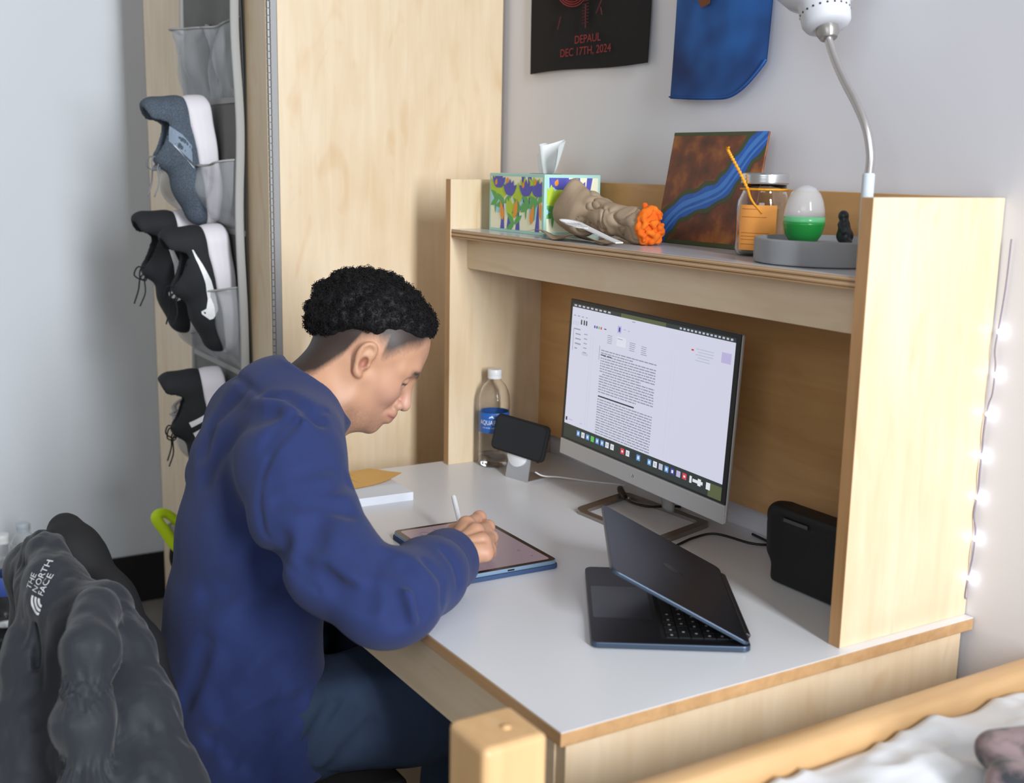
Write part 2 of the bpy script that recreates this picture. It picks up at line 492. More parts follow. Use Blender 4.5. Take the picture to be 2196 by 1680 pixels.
SHEET = mat('white_cotton', C(222, 224, 228), rough=.9, bump=(900, .15), sheen=.2)
mt = thing('mattress', 'white mattress on the bed frame under crumpled sheet', 'mattress', (1.15, .25, .38))
box('core', (.17, -.155, .38), (2.14, .65, .685), SHEET, mt, .03, seg=4)
# crumpled sheet lying on the mattress
X = np.linspace(.162, 1.2, 150); Y = np.linspace(-.15, .64, 110)
gx, gy = np.meshgrid(X, Y, indexing='ij'); P = np.stack([gx, gy, 0 * gx], -1).reshape(-1, 3)
hgt = .698 + .012 * (1 + g_noise(P, 6, 1)) + .012 * (1 - np.abs(g_noise(P + .03 * g_noise(P, 7, 5)[:, None], 13, 2))) ** 2 + .008 * (1 - np.abs(g_noise(P, 26, 3))) ** 2
rise = np.exp(-((P[:, 0] - .27) / .14) ** 2) * np.clip((P[:, 1] + .02) / .4, 0, 1)
hgt = hgt + .030 * rise
def sheet_mesh(P, hgt, nx, ny, t):
    top = np.c_[P[:, :2], hgt]; bot = np.c_[P[:, :2], hgt - t]
    F = []; idx = lambda i, j: i * ny + j
    for i in range(nx - 1):
        for j in range(ny - 1):
            F.append((idx(i, j), idx(i + 1, j), idx(i + 1, j + 1), idx(i, j + 1)))
    N = nx * ny; F2 = [tuple(N + k for k in q[::-1]) for q in F]
    rim = [idx(i, 0) for i in range(nx)] + [idx(nx - 1, j) for j in range(1, ny)] + [idx(i, ny - 1) for i in range(nx - 2, -1, -1)] + [idx(0, j) for j in range(ny - 2, 0, -1)]
    F3 = [(rim[k], N + rim[k], N + rim[(k + 1) % len(rim)], rim[(k + 1) % len(rim)]) for k in range(len(rim))]
    m = MB(); m.add(np.r_[top, bot], F + F2 + F3); return m
sheet_mesh(P, hgt, 150, 110, .012).build('crumpled_sheet', SHEET, smooth=True, label='crumpled white bed sheet on the mattress near the bed post', cat='bed sheet')
FLO = mat('grey_floral_fabric', C(56, 58, 64), rough=.9, var=(34, C(148, 128, 130), .10), sheen=.2)
def f_bl(P):
    q = P.copy(); w = .006 * g_noise(P, 18, 4)
    d1 = s_chain(P, [(.285, .375, .775), (.35, .45, .785), (.47, .55, .79)], [.022, .032, .04])
    d2 = s_chain(P, [(.33, .34, .765), (.42, .38, .775), (.55, .44, .78)], [.024, .034, .04])
    g = s_poly(P, [(.31, .35, .80), (.38, .42, .812), (.50, .49, .82)])
    return smin(d1, d2, .03) + w + .014 * np.exp(-(g / .010) ** 2)
nets_obj('floral_blanket', f_bl, (.22, .28, .70), (.66, .64, .86), .005, [FLO], label='dark grey floral blanket bunched on the white sheet', cat='blanket')
# ------------------------------------------------------------------ monitor
ML, MR = Vector((-.832, .552, 0)), Vector((-.322, .518, 0))
mdir = (MR - ML).normalized(); mw = (MR - ML).length
tilt = math.radians(3)
base_z = .838; mh = .30
up = Vector((0, 0, 1)) * math.cos(tilt) + Vector((-mdir.y, mdir.x, 0)) * math.sin(tilt)
nrm = mdir.cross(up)                      # towards the sitter
MM = Matrix((mdir, up, nrm)).transposed().to_4x4(); MM.translation = Vector((ML.x, ML.y, base_z))
mo = thing('monitor', 'silver framed desktop monitor showing a text document', 'monitor', ((ML.x + MR.x) / 2, .58, .7602))
MB().box((0, 0, -.009), (mw, mh, -.001), M=MM).build('housing', SILVER, mo, bevel=.003)
MB().box((0, .031, -.002), (mw, mh, 0), M=MM).build('bezel', BLACK, mo, bevel=.0008)
chin = MB().box((0, 0, -.002), (mw, .0305, .0012), M=MM).build('chin', SILVER, mo, bevel=.0015)
lg = MB(); lg.lathe([(.0052, 0), (.0052, .0004)], 20, M=MM @ Matrix.Translation((mw / 2, .0155, .0012)))
lg.build('logo_disc', mat('logo_silver', C(225, 225, 225), rough=.2, metal=.9), chin)
lt = MB()
for x in (-.0020, .0016):
    lt.box((x, -.0034, .0004), (x + .0008, .0036, .0006), M=MM @ Matrix.Translation((mw / 2, .0155, .0012)) @ Matrix.Rotation(-.3, 4, 'Z'))
for x in (-.0005, .0031):
    lt.box((x - .0008, .0006, .0004), (x, .0014, .0006), M=MM @ Matrix.Translation((mw / 2, .0155, .0012)) @ Matrix.Rotation(-.3, 4, 'Z'))
lt.build('logo_letters', BLACK, chin)
E_W = mat('screen_page', C(10, 10, 12), rough=.3, emit=C(206, 208, 226), estr=.98)
def scr(name, col, s=.95): return mat(name, C(10, 10, 12), rough=.3, emit=col, estr=s)
E_T = scr('screen_text', C(140, 142, 158)); E_D = scr('screen_dark', C(38, 48, 46)); E_G = scr('screen_pale', C(186, 190, 208))
E_LIL = scr('screen_lilac', C(186, 178, 218)); E_BL = scr('screen_blue', C(90, 150, 220)); E_RD = scr('screen_red', C(214, 60, 78)); E_GR = scr('screen_green', C(90, 190, 90))
E_WH = scr('screen_white', C(225, 228, 236)); E_K = scr('screen_black', C(36, 38, 48)); E_OL = scr('screen_olive', C(84, 92, 58)); E_NV = scr('screen_navy', C(52, 60, 150))
SM = [E_W, E_T, E_D, E_G, E_LIL, E_BL, E_RD, E_GR, E_WH, E_K, E_OL, E_NV]
sx0, sx1, sy0, sy1 = .009, mw - .011, .035, mh - .007
sw, shh = sx1 - sx0, sy1 - sy0
sc = MB().poly([(sx0, sy0, .0002), (sx1, sy0, .0002), (sx1, sy1, .0002), (sx0, sy1, .0002)], M=MM).build('screen', E_D, mo)
S = MB(); lev = [0]
def R(u0, v0, u1, v1, mi, l=1):
    """rectangle on the screen, u right 0..1, v down 0..1"""
    z = .0002 + .00012 * l
    S.poly([(sx0 + u0 * sw, sy1 - v1 * shh, z), (sx0 + u1 * sw, sy1 - v1 * shh, z), (sx0 + u1 * sw, sy1 - v0 * shh, z), (sx0 + u0 * sw, sy1 - v0 * shh, z)], mi, MM)
rnd = random.Random(4)
R(.0, .028, 1.0, .895, 0)                                   # window
for i in range(9): R(.012 + .03 * i, .008, .03 + .03 * i, .020, 3, 2)     # menu bar words
for i in range(14): R(.70 + .021 * i, .008, .712 + .021 * i, .020, 3, 2)
R(.34, .0, .62, .028, 10, 1)
for i in range(4): R(.012 + .03 * i, .085, .03 + .028 * i, .091, 1, 2)
for i, u in enumerate((.068, .088, .105)): R(u, .11, u + .009, .145, 9, 2)
for i in range(9): R(.01 + .016 * (i % 3), .13 + .01 * (i // 3), .022 + .016 * (i % 3), .134 + .01 * (i // 3), 3, 2)
for u, mi in ((.165, 11), (.18, 11), (.195, 7), (.21, 6)): R(u, .128, u + .009, .146, mi, 2)
R(.235, .133, .25, .14, 9, 2)
R(.325, .09, .35, .14, 4, 2); R(.333, .10, .343, .13, 11, 3)
R(.365, .105, .38, .112, 4, 2); R(.392, .108, .405, .115, 4, 2); R(.415, .04, .435, .045, 1, 2)
for c, u in enumerate((.262, .33, .41, .485)):              # style gallery
    for i in range(5 if c != 1 else 1): R(u, .172 + .013 * i + .006 * c, u + .03 + .008 * rnd.random(), .176 + .013 * i + .006 * c, 1, 2)
R(.325, .165, .385, .23, 8, 1)
for i in range(5): R(.80 + .012 * (i % 2), .115 + .018 * i, .87 + .03 * rnd.random(), .121 + .018 * i, 3, 2)
R(.775, .125, .788, .136, 6, 2); R(.935, .10, .985, .165, 4, 2)
for i in range(5):                                          # outline pane
    R(.022 + .012 * (i > 0), .18 + .035 * i, .05 + .03 * rnd.random(), .188 + .035 * i, 1, 2)
    R(.098, .205 + .033 * i, .122, .211 + .033 * i, 1, 2)
R(.035, .283, .078, .298, 3, 1); R(.09, .34, .135, .362, 3, 1); R(.018, .18, .021, .345, 1, 2)
for u in (.148, .165, .668, .69): R(u, .20, u + .0015, .88, 3, 1)
R(.213, .262, .216, .36, 1, 2)
v = .285; row = 0
while v < .885:                                             # paragraphs, word by word
    if row in (17,): R(.228, v, .47, v + .010, 9, 2); v += .024; row += 1; continue
    end = .585 if row not in (1, 8, 16) else (.44, .50, .48)[(1, 8, 16).index(row)]
    u = .226 + (.02 if row in (2, 9) else 0)
    while u < end:
        wd = .008 + .026 * rnd.random(); R(u, v, min(u + wd, end), v + .0075, 1, 2); u += wd + .0035
    v += .0185 if row != 16 else .03; row += 1
R(.225, .318, .262, .325, 9, 3); R(.27, .318, .30, .324, 9, 3)
R(.008, .845, .02, .872, 9, 2); R(.03, .855, .06, .862, 4, 2); R(.112, .857, .132, .863, 4, 2)
dock = [5, 8, 5, 7, 5, 5, 8, 8, 0, 6, 8, 9, 5, 2, 5, 8, 3, 5, 11, 4, 6]
for i, mi in enumerate(dock):
    if i == 8: continue
    u = .098 + .0345 * i; R(u, .918, u + .023, .958, mi, 2)
    if mi in (5, 8, 11): R(u + .006, .928, u + .017, .948, 8 if mi != 8 else 3, 3)
    if mi == 6: R(u + .006, .932, u + .017, .945, 8, 3)
for i in range(3): R(.828 + .045 * i, .918, .84 + .05 * i, .962, 8, 2)
R(.845, .930, .90, .95, 8, 2); R(.93, .915, 1.0, 1.0, 10, 1)
S.build('document_on_screen', SM, sc)
# stand: arm, open frame foot
st = MB()
ctr = Vector((-.60, .565, 0))
st.tube(bez([(-.60, .57, .90), (-.60, .60, .86), (-.605, .635, .80), (-.61, .645, .77)], 12), [.016] * 13, 10, flat=.5)
st.build('stand_neck', SILVER, mo, smooth=True)
BR = mat('brown_silver_metal', C(150, 142, 134), rough=.3, metal=.8)
F0 = [Vector(p) for p in ((-.700, .497, 0), (-.748, .650, 0), (-.515, .668, 0), (-.470, .505, 0))]
fc = sum(F0, Vector()) / 4
def rounded(poly, r, n=6):
    out = []
    m = len(poly)
    for i in range(m):
        p = poly[i]; a = (poly[i - 1] - p).normalized(); b = (poly[(i + 1) % m] - p).normalized()
        p0 = p + a * r; p1 = p + b * r
        for k in range(n + 1):
            t = k / n; out.append((1 - t) ** 2 * p0 + 2 * t * (1 - t) * p + t * t * p1)
    return out
outer = rounded(F0, .022); inner = rounded([fc + (p - fc) * .83 for p in F0], .012)
fb = MB(); n = len(outer)
v = [(q.x, q.y, .7604) for q in outer] + [(q.x, q.y, .7604) for q in inner] + [(q.x, q.y, .767) for q in outer] + [(q.x, q.y, .767) for q in inner]
F = []
for i in range(n):
    j = (i + 1) % n
    F += [(2 * n + i, 2 * n + j, 3 * n + j, 3 * n + i)[::-1], (i, j, n + j, n + i), (i, j, 2 * n + j, 2 * n + i), (n + i, n + j, 3 * n + j, 3 * n + i)[::-1]]
fb.add(v, F); fb.build('stand_foot', BR, mo, bevel=.001)
# cables behind the monitor
CB = mat('cable_black', C(30, 28, 30), rough=.5)
cb = thing('monitor_cable', 'thin dark cable curling on the desk behind the laptop', 'cable', (-.42, .60, .7602))
MB().tube(bez([(-.44, .47, .7625), (-.452, .53, .7625), (-.470, .588, .7635), (-.455, .625, .769), (-.40, .655, .7635), (-.385, .685, .7625), (-.44, .695, .7625)], 40), .0022, 8).build('cord', CB, cb, smooth=True)
pl = thing('power_plug', 'black power plug lying in front of the monitor stand', 'plug', (-.72, .617, .768))
MB().tube([(-.7505, .640, .7745), (-.735, .630, .7745), (-.70, .612, .7745), (-.685, .604, .7745)], [.0065, .007, .0065, .003], 10, flat=.8).build('plug_body', BLACK, pl, smooth=True)
MB().tube([(-.750, .640, .7745), (-.763, .646, .7745)], .0016, 6).build('pin', STEEL, pl)
MB().tube(bez([(-.686, .605, .7745), (-.66, .600, .775), (-.63, .615, .773), (-.625, .66, .769), (-.63, .69, .7625)], 18), .0025, 8).build('cord', CB, pl, smooth=True)

# ------------------------------------------------------------------ laptop
LW, LD = .297, .211
lax = Vector((.835, -.551, 0)); lay = Vector((.551, .835, 0))       # along the hinge, palm edge to hinge
LM = Matrix((lax, lay, Vector((0, 0, 1)))).transposed().to_4x4(); LM.translation = Vector((-.424, .3285, .7602))
MID = mat('midnight_aluminium', C(52, 54, 62), rough=.38, metal=.75)
MIDE = mat('midnight_edge', C(74, 88, 106), rough=.38, metal=.7)
lp = thing('laptop', 'dark half closed laptop with its lid leaning over the keyboard', 'laptop', (-.244, .34, .7602))
def rrect(x0, y0, x1, y1, r, n=5):
    o = []
    for cx, cy, a0 in ((x1 - r, y0 + r, -90), (x1 - r, y1 - r, 0), (x0 + r, y1 - r, 90), (x0 + r, y0 + r, 180)):
        for k in range(n + 1):
            a = math.radians(a0 + 90 * k / n); o.append((cx + r * math.cos(a), cy + r * math.sin(a)))
    return o
ba = MB().prism(rrect(0, 0, LW, LD, .011), .0015, .0095, M=LM).build('base', MIDE, lp, bevel=.0012)
MB().prism(rrect(.0012, .0012, LW - .0012, LD - .0012, .010), .0095, .0099, M=LM).build('top_case', MID, ba)
kb = MB().box((.018, .095, .0092), (LW - .018, .195, .01), M=LM).build('keyboard_well', BLACKR, ba)
KEY = mat('laptop_key', C(30, 31, 34), rough=.5); LEG = mat('key_legend', C(190, 195, 200), rough=.5)
rows = [[1] * 14, [1] * 14, [1.5] + [1] * 13, [1.8] + [1] * 11 + [1.8], [2.3] + [1] * 10 + [2.3], [1, 1, 1, 1.25, 5, 1.25, 1, 1, 1, 1]]
y = .1935; kl = MB()
for ri, rw in enumerate(rows):
    hk = .009 if ri == 0 else .0168
    y -= hk; tot = sum(rw); un = (LW - .04) / tot; x = .02
    for kw in rw:
        x1 = x + kw * un
        MB().box((x + .0009, y + .0009, .01), (x1 - .0009, y + hk - .0009, .0112), M=LM).build('key', KEY, ba)
        if kw < 4:
            mx, my = (x + x1) / 2, y + hk / 2
            kl.box((mx - .0016, my - .0016, .01122), (mx + .0016, my + .0016, .0113), M=LM)
        x = x1
kl.build('key_legends', LEG, ba)
MB().prism(rrect(LW / 2 - .062, .006, LW / 2 + .062, .088, .004), .0099, .01003, M=LM).build('trackpad', mat('trackpad_glass', C(46, 48, 56), rough=.25, metal=.4), ba)
th = math.radians(28)
lv = -lay * math.cos(th) + Vector((0, 0, 1)) * math.sin(th); ln = lax.cross(lv)
LL = Matrix((lax, lv, ln)).transposed().to_4x4(); LL.translation = LM @ Vector((0, LD - .001, .0125))
MB().box((.03, -.004, -.003), (LW - .03, .004, .004), M=LL).build('hinge', BLACK, lp, bevel=.0015)
lid = MB().prism(rrect(0, .001, LW, LD, .011), -.0005, .0045, M=LL).build('lid', MIDE, lp, bevel=.0008)
MB().prism(rrect(.001, .002, LW - .001, LD - .001, .010), -.0009, -.0005, M=LL).build('lid_back', MID, lid)
MB().prism(rrect(.004, .006, LW - .004, LD - .004, .008), .0045, .0048, M=LL).build('display', mat('display_off', C(8, 8, 10), rough=.12), lid)
lo_ = MB()
o = [(.012 * math.cos(a) * (1 - .12 * math.sin(a) ** 2), .0125 * math.sin(a)) for a in [2 * math.pi * i / 28 for i in range(28)]]
lo_.prism([(LW / 2 + x, LD / 2 + y) for x, y in o], -.0011, -.0009, M=LL)
lo_.prism([(LW / 2 + .002 + .006 * x, LD / 2 - .017 - .003 * yy) for x, yy in ((-.5, -.8), (.4, -.4), (.6, .9), (-.2, .5))], -.0011, -.0009, M=LL)
lo_.build('lid_emblem', mat('glossy_midnight', C(28, 29, 34), rough=.12, metal=.8), lid)

# ------------------------------------------------------------------ tablet, stylus
TM = Matrix.Translation((-.590, .2205, .7602)) @ Matrix.Rotation(math.radians(-1.5), 4, 'Z')
tb = thing('tablet', 'tablet in a dark blue case lying on the desk under the writing hand', 'tablet', (-.590, .2205, .7602))
MB().prism(rrect(-.129, -.088, .129, .088, .012), .0004, .007, M=TM).build('case', mat('navy_case', C(52, 74, 112), rough=.6), tb, bevel=.001)
bo = MB().prism(rrect(-.1265, -.086, .1265, .086, .011), .007, .0135, M=TM).build('body', mat('tablet_aluminium', C(150, 178, 205), rough=.35, metal=.6), tb, bevel=.001)
MB().prism(rrect(-.1255, -.085, .1255, .085, .010), .0135, .0138, M=TM).build('bezel', mat('tablet_bezel', C(36, 32, 34), rough=.15), bo)
ts = MB().prism(rrect(-.117, -.0765, .117, .0765, .006), .0138, .01392, M=TM).build('screen', mat('tablet_screen', C(30, 26, 28), rough=.16, emit=C(150, 132, 142), estr=.62), tb)
INK = mat('tablet_ink', C(60, 50, 60), rough=.4, emit=C(96, 84, 98), estr=.5)
sk = MB()
for cx, cy, r in ((-.085, -.045, .010), (-.065, -.04, .006), (.06, .052, .003), (.092, .058, .002), (-.03, -.055, .008)):
    sk.tube([tuple(TM @ Vector((cx + r * math.cos(a), cy + .8 * r * math.sin(a), .0140))) for a in [2 * math.pi * i / 16 for i in range(16)]], .0003, 4, closed=True)
for i in range(5):
    sk.tube([tuple(TM @ Vector((-.09 + .012 * i, -.02 + .006 * math.sin(i * 2 + t), .0140 + .0 * t))) for t in ()] or [tuple(TM @ Vector((-.10 + .013 * i, -.022, .0140))), tuple(TM @ Vector((-.093 + .013 * i, -.016 + .004 * (i % 2), .0140)))], .0003, 4)
sk.build('drawing_marks', INK, ts)
MB().box((.1264, -.006, .009), (.1268, .006, .0115), M=TM).build('charging_port', BLACK, bo)
STA, STB = Vector((-.580, .203, .7745)), Vector((-.690, .239, .829))
sd = (STB - STA).normalized(); Q = sd.to_track_quat('Z', 'Y').to_matrix().to_4x4(); Q.translation = STA
sL = (STB - STA).length
sy = thing('stylus', 'white stylus held in the writing hand', 'stylus', tuple(STA))
MB().lathe([(.0003, 0), (.0012, .002), (.0040, .016)], 16, M=Q).build('tip', WHITE, sy, smooth=True)
MB().lathe([(.0041, .016), (.0044, .02), (.0044, sL - .006), (.0038, sL - .002), (.002, sL), (.0001, sL + .0003)], 20, M=Q).build('barrel', WHITE, sy, smooth=True)

# ------------------------------------------------------------------ paper pad and orange sheet
PAP = mat('white_paper', C(232, 236, 244), rough=.8)
pd = thing('paper_pad', 'thick pad of white paper on the desk beside the wardrobe', 'paper pad', (-.985, .21, .7602))
PM = Matrix.Translation((-.985, .2075, .7602)) @ Matrix.Rotation(math.radians(-2), 4, 'Z')
MB().box((-.075, -.095, .0), (.075, .068, .016), M=PM).build('sheets', PAP, pd, bevel=.0006)
ed = MB()
for i in range(7): ed.box((-.0752, -.0952, .001 + i * .0021), (.0752, .0682, .0014 + i * .0021), M=PM)
ed.build('page_edges', mat('page_edge', C(214, 220, 230), rough=.85), pd)
ORS = mat('orange_card', C(236, 190, 112), rough=.7, var=(9, C(226, 176, 96)))
oc = MB(); nx, ny = 14, 10; vv = []; ff = []
for side in (0, 1):
    for i in range(nx):
        for j in range(ny):
            u, w_ = i / (nx - 1), j / (ny - 1)
            x = -.095 + .115 * u; yy = -.10 + .175 * w_ ; zz = .0168 + .012 * max(0, w_ - .55) ** 2 * 6 * (u) + .003 * max(0, u - .6) - side * .0006
            vv.append(tuple(PM @ Matrix.Rotation(.18, 4, 'Z') @ Vector((x - .012, yy + .006, zz))))
for i in range(nx - 1):
    for j in range(ny - 1):
        a = i * ny + j; ff.append((a, a + ny, a + ny + 1, a + 1)); bq = a + nx * ny; ff.append((bq + 1, bq + ny + 1, bq + ny, bq))
oc.add(vv, ff)
sheet = oc.build('orange_sheet', ORS, smooth=True, label='orange sheet of card with ruled lines on the paper pad', cat='paper')
rl_ = MB()
for j in range(5):
    rl_.tube([tuple(PM @ Matrix.Rotation(.18, 4, 'Z') @ Vector((-.09 + .02 * q, -.05 + .018 * j, .0170))) for q in range(5)], .0004, 4)
rl_.build('ruled_lines', mat('brown_ink', C(196, 146, 76), rough=.8), sheet)

# ------------------------------------------------------------------ water bottle on the desk
def bottle(name, label, loc, s=1.0, group=None, labelmat=None, text=None, rz=0.0, capmat=WHITE, water=.0, sx=1.0):
    t = thing(name, label, 'bottle', loc, rz, group)
    pr = [(.024, 0), (.030, .002), (.0325, .010), (.0310, .016), (.0325, .024), (.0312, .030), (.0325, .038), (.0312, .044), (.0325, .052), (.0312, .058), (.0325, .066),
          (.0318, .072), (.0318, .118), (.0325, .124), (.0330, .132), (.0318, .148), (.0285, .161), (.0225, .173), (.0150, .181), (.0124, .184), (.0124, .189)]
    pr = [(r * s * sx, z * s) for r, z in pr]
    inn = [(r - .0012, z + (.0015 if i == 0 else 0)) for i, (r, z) in enumerate(pr)][::-1]
    MB().lathe(pr + inn, 40).build('shell', PET, t, smooth=True, local=True)
    if water:
        wp = [(r - .0014, z + (.002 if i == 0 else 0)) for i, (r, z) in enumerate(pr) if z <= water * s]
        MB().lathe(wp, 40).build('water', WATER, t, smooth=True, local=True)
    MB().lathe([(.0148 * s, .1865 * s), (.0150 * s, .1885 * s), (.0150 * s, .1915 * s), (.0146 * s, .1920 * s), (.0150 * s, .1926 * s), (.0150 * s, .204 * s), (.0142 * s, .2055 * s)], 32).build('cap', capmat, t, smooth=True, local=True, sharp=.6)
    if labelmat:
        lb = MB(); n = 48; z0, z1 = .074 * s, .117 * s; r = .0322 * s * sx
        lb.lathe([(r - .0002, z0), (r, z0 + .0003), (r, z1 - .0003), (r - .0002, z1)], n, cap=False)
        L = lb.build('label', labelmat, t, smooth=True, local=True)
        if text:
            for txt, size, z, m, dx in text:
                v, f = text_mesh(txt, size * s, 0, 'CENTER', .82); q = []
                for x, y, _ in v:
                    a = x / r + dx; q.append((math.cos(a) * (r + .0003), math.sin(a) * (r + .0003), z * s + y))
                MB().add(q, f).build('lettering', m, L, local=True)
        if text:
            tri = [(-.006, .1065), (-.0025, .1105), (-.001, .1095), (.001, .1125), (.006, .1065)]
            q = [(math.cos(x / .032 + text[0][4]) * (r + .0003), math.sin(x / .032 + text[0][4]) * (r + .0003), z * s) for x, z in tri]
            MB().add(q, [(0, 1, 2, 3, 4)]).build('mountain_mark', m, L, local=True)
    return t
LBL = mat('blue_label', C(38, 92, 170), rough=.35, var=(60, C(48, 108, 190)))
PWH = mat('print_white', C(240, 244, 250), rough=.5)
bottle('water_bottle', 'nearly empty clear water bottle with a blue label on the desk', (-1.068, .543, .7602), 1.0, None, LBL,
       [('AQUAFINA', .0135, .0965, PWH, .02), ('PURE WATER · PERFECT TASTE', .0036, .0855, PWH, .02)], rz=math.radians(-42), water=.026)

# ------------------------------------------------------------------ phone on its charging stand
pa = math.radians(12.5); pe = Vector((math.cos(pa), math.sin(pa), 0)); pn0 = Vector((math.sin(pa), -math.cos(pa), 0))
pt = math.radians(14)
pu = Vector((0, 0, 1)) * math.cos(pt) - pn0 * math.sin(pt); pn = pe.cross(pu)
PH = Matrix((pe, pu, pn)).transposed().to_4x4(); PH.translation = Vector((-.950, .5345, .8445))
ps = thing('phone_stand', 'bent aluminium charging stand with a white disc under the phone', 'phone stand', (-.965, .56, .7602))
S2 = Matrix((pe, -pn0, Vector((0, 0, 1)))).transposed().to_4x4(); S2.translation = Vector((-.943, .522, .7602))
prof = [(0, 0), (.062, 0), (.062, .0022), (.0030, .0022), (.0190, .080), (.0168, .0805)]
q = [(-.0315, y, z) for y, z in prof] + [(.0315, y, z) for y, z in prof]
n = len(prof)
MB().add(q, [tuple(range(n)), tuple(range(2 * n - 1, n - 1, -1))] + [(i, n + i, n + (i + 1) % n, (i + 1) % n) for i in range(n)], M=S2).build('bracket', ALU, ps, bevel=.0004)
PK = Matrix.Translation(Vector((-.943, .522, .7602)) + Vector((0, 0, .052)) - pn0 * .0122 + pe * (-.006)) @ Matrix((pe, pu, pn)).transposed().to_4x4()
MB().lathe([(.0275, -.001), (.0280, .001), (.0280, .0042), (.0265, .0052), (.0001, .0053)], 40, M=PK).build('charging_disc', WHITE, ps, smooth=True, sharp=.6)
MB().tube(bez([(-.925, .556, .776), (-.915, .570, .7685), (-.90, .60, .766), (-.86, .64, .7625), (-.80, .69, .7625)], 20), .0016, 6).build('white_cable', WHITE, ps, smooth=True)
ph = thing('phone', 'black smartphone held sideways on the charging stand', 'phone', (-.950, .5345, .80))
PX = Matrix.Rotation(math.radians(-2), 4, 'Z')
MB().prism(rrect(-.0745, -.037, .0745, .037, .012), -.0055, .004, M=PH @ PX).build('case', BLACKR, ph, bevel=.0018)
MB().prism(rrect(-.0705, -.033, .0705, .033, .009), .004, .0043, M=PH @ PX).build('screen', mat('phone_glass', C(6, 6, 8), rough=.08), ph)
MB().box((.058, -.0385, -.001), (.064, -.0370, .001), M=PH @ PX).build('button', BLACK, ph)

# ------------------------------------------------------------------ black equipment case by the right hutch panel
def f_case(P):
    d = s_box(P, (-.158, .578, .820), (.100, .020, .059), .008)
    top = s_chain(P, [(-.256, .574, .866), (-.256, .574, .812)], [.020, .018])
    rim = s_box(P, (-.158, .577, .873), (.102, .021, .010), .006)
    d = smin(smin(d, top, .012), rim, .006)
    sl = s_box(P, (-.205, .556, .8655), (.030, .004, .0055), .003)
    return smax(d, -sl, .002) + .0008 * np.exp(-((P[:, 2] - .857) / .0018) ** 2)
nets_obj('equipment_case', f_case, (-.29, .54, .755), (-.045, .61, .90), .0026, [mat('case_black', C(28, 29, 30), rough=.6, bump=(300, .2))],
         label='black equipment case standing under the hutch by its right panel', cat='case')
MB().box((-.232, .5565, .8625), (-.183, .5585, .8680)).build('handle_slot', mat('case_grey', C(84, 84, 84), rough=.5), bpy.data.objects['equipment_case'], bevel=.0008)
ZS = 1.2543
# ------------------------------------------------------------------ tissue box
tx = thing('tissue_box', 'mint green tissue box printed with purple and lime leaves on the shelf', 'tissue box', (-.96, .584, ZS))
MINT = mat('mint_card', C(178, 222, 210), rough=.55)
bx = MB().box((-1.062, .520, ZS), (-.860, .648, ZS + .114)).build('carton', MINT, tx, bevel=.0012)
PRC = [mat('print_' + n, c, rough=.55) for n, c in (('cream', C(246, 244, 214)), ('violet', C(92, 92, 186)), ('lime', C(186, 214, 62)), ('green', C(98, 176, 96)),
       ('orange', C(240, 158, 62)), ('aqua', C(176, 222, 236)), ('pale', C(226, 240, 238)))]
def leaf(cx, cy, L, w, ang, n=7):
    pts = []
    for s in (1, -1):
        for i in range(n + 1):
            t = i / n if s > 0 else 1 - i / n
            pts.append((t * L, s * w * math.sin(math.pi * t ** .8) * .5))
    c, s_ = math.cos(ang), math.sin(ang)
    return [(cx + x * c - y * s_, cy + x * s_ + y * c) for x, y in pts]
def clip_poly(p, w, h):
    for ax, lim, sg in ((0, 0, 1), (0, w, -1), (1, 0, 1), (1, h, -1)):
        o = []
        for i in range(len(p)):
            a, b_ = p[i - 1], p[i]; ia = sg * (a[ax] - lim) >= 0; ib = sg * (b_[ax] - lim) >= 0
            if ia != ib:
                t = (lim - a[ax]) / (b_[ax] - a[ax]); o.append((a[0] + t * (b_[0] - a[0]), a[1] + t * (b_[1] - a[1])))
            if ib: o.append(b_)
        p = o
        if len(p) < 3: return []
    return p
def print_face(seed, w, h, M):
    r = random.Random(seed); m = MB(); k = [0]
    def put(pts, mi):
        pts = clip_poly(pts, w, h)
        if len(pts) > 2: m.poly([(x, y, .0003 + .00002 * k[0]) for x, y in pts], mi, M); k[0] += 1
    put([(0, 0), (w, 0), (w, h), (0, h)], 0)
    for i in range(8): 
        cx, cy, rr = r.uniform(0, w), r.uniform(0, h * .8), r.uniform(.010, .018)
        put([(cx + rr * math.cos(a), cy + 1.3 * rr * math.sin(a)) for a in [i2 * .42 for i2 in range(15)]], 5 if i % 3 else 6)
    x = r.uniform(.0, .02)
    while x < w:                                            # hanging and rising violet bands
        if r.random() < .6: put([(x, h), (x + .013, h), (x + .009 + r.uniform(-.01, .012), h - r.uniform(.04, .065)), (x + .004 + r.uniform(-.01, .01), h - .05)], 1)
        else: put([(x, 0), (x + .016, 0), (x + .012, .045 + r.uniform(0, .02)), (x + .009, .05)], 1)
        x += r.uniform(.018, .034)
    for i in range(int(w / .03)):                           # lime tulips and green sprays
        cx, cy = .014 + i * .03 + r.uniform(-.006, .006), r.choice((.035, .06, .075)) + r.uniform(-.01, .01)
        for a in (60, 90, 120): put(leaf(cx, cy - .012, .044, .020, math.radians(a + r.uniform(-8, 8))), 2)
        put(leaf(cx, cy - .05, .045, .006, math.radians(88)), 3)
        for a in (30, 150, 200): put(leaf(cx + .012, cy - .02, .034, .012, math.radians(a + r.uniform(-10, 10))), 3)
    for i in range(int(w / .045)):                          # violet flowers, orange drops
        cx, cy = .03 + i * .048 + r.uniform(-.008, .008), r.choice((.03, .066, .08))
        for a in (40, 65, 90, 115, 140): put(leaf(cx, cy, .032, .014, math.radians(a)), 1)
        put(leaf(cx + .018, r.uniform(.012, .03), .040, .016, math.radians(r.choice((75, 105)))), 4)
        put(leaf(cx - .012, r.uniform(.08, .09), .014, .009, math.radians(70)), 4)
    return m
fw, fh, fd = .202, .114, .128
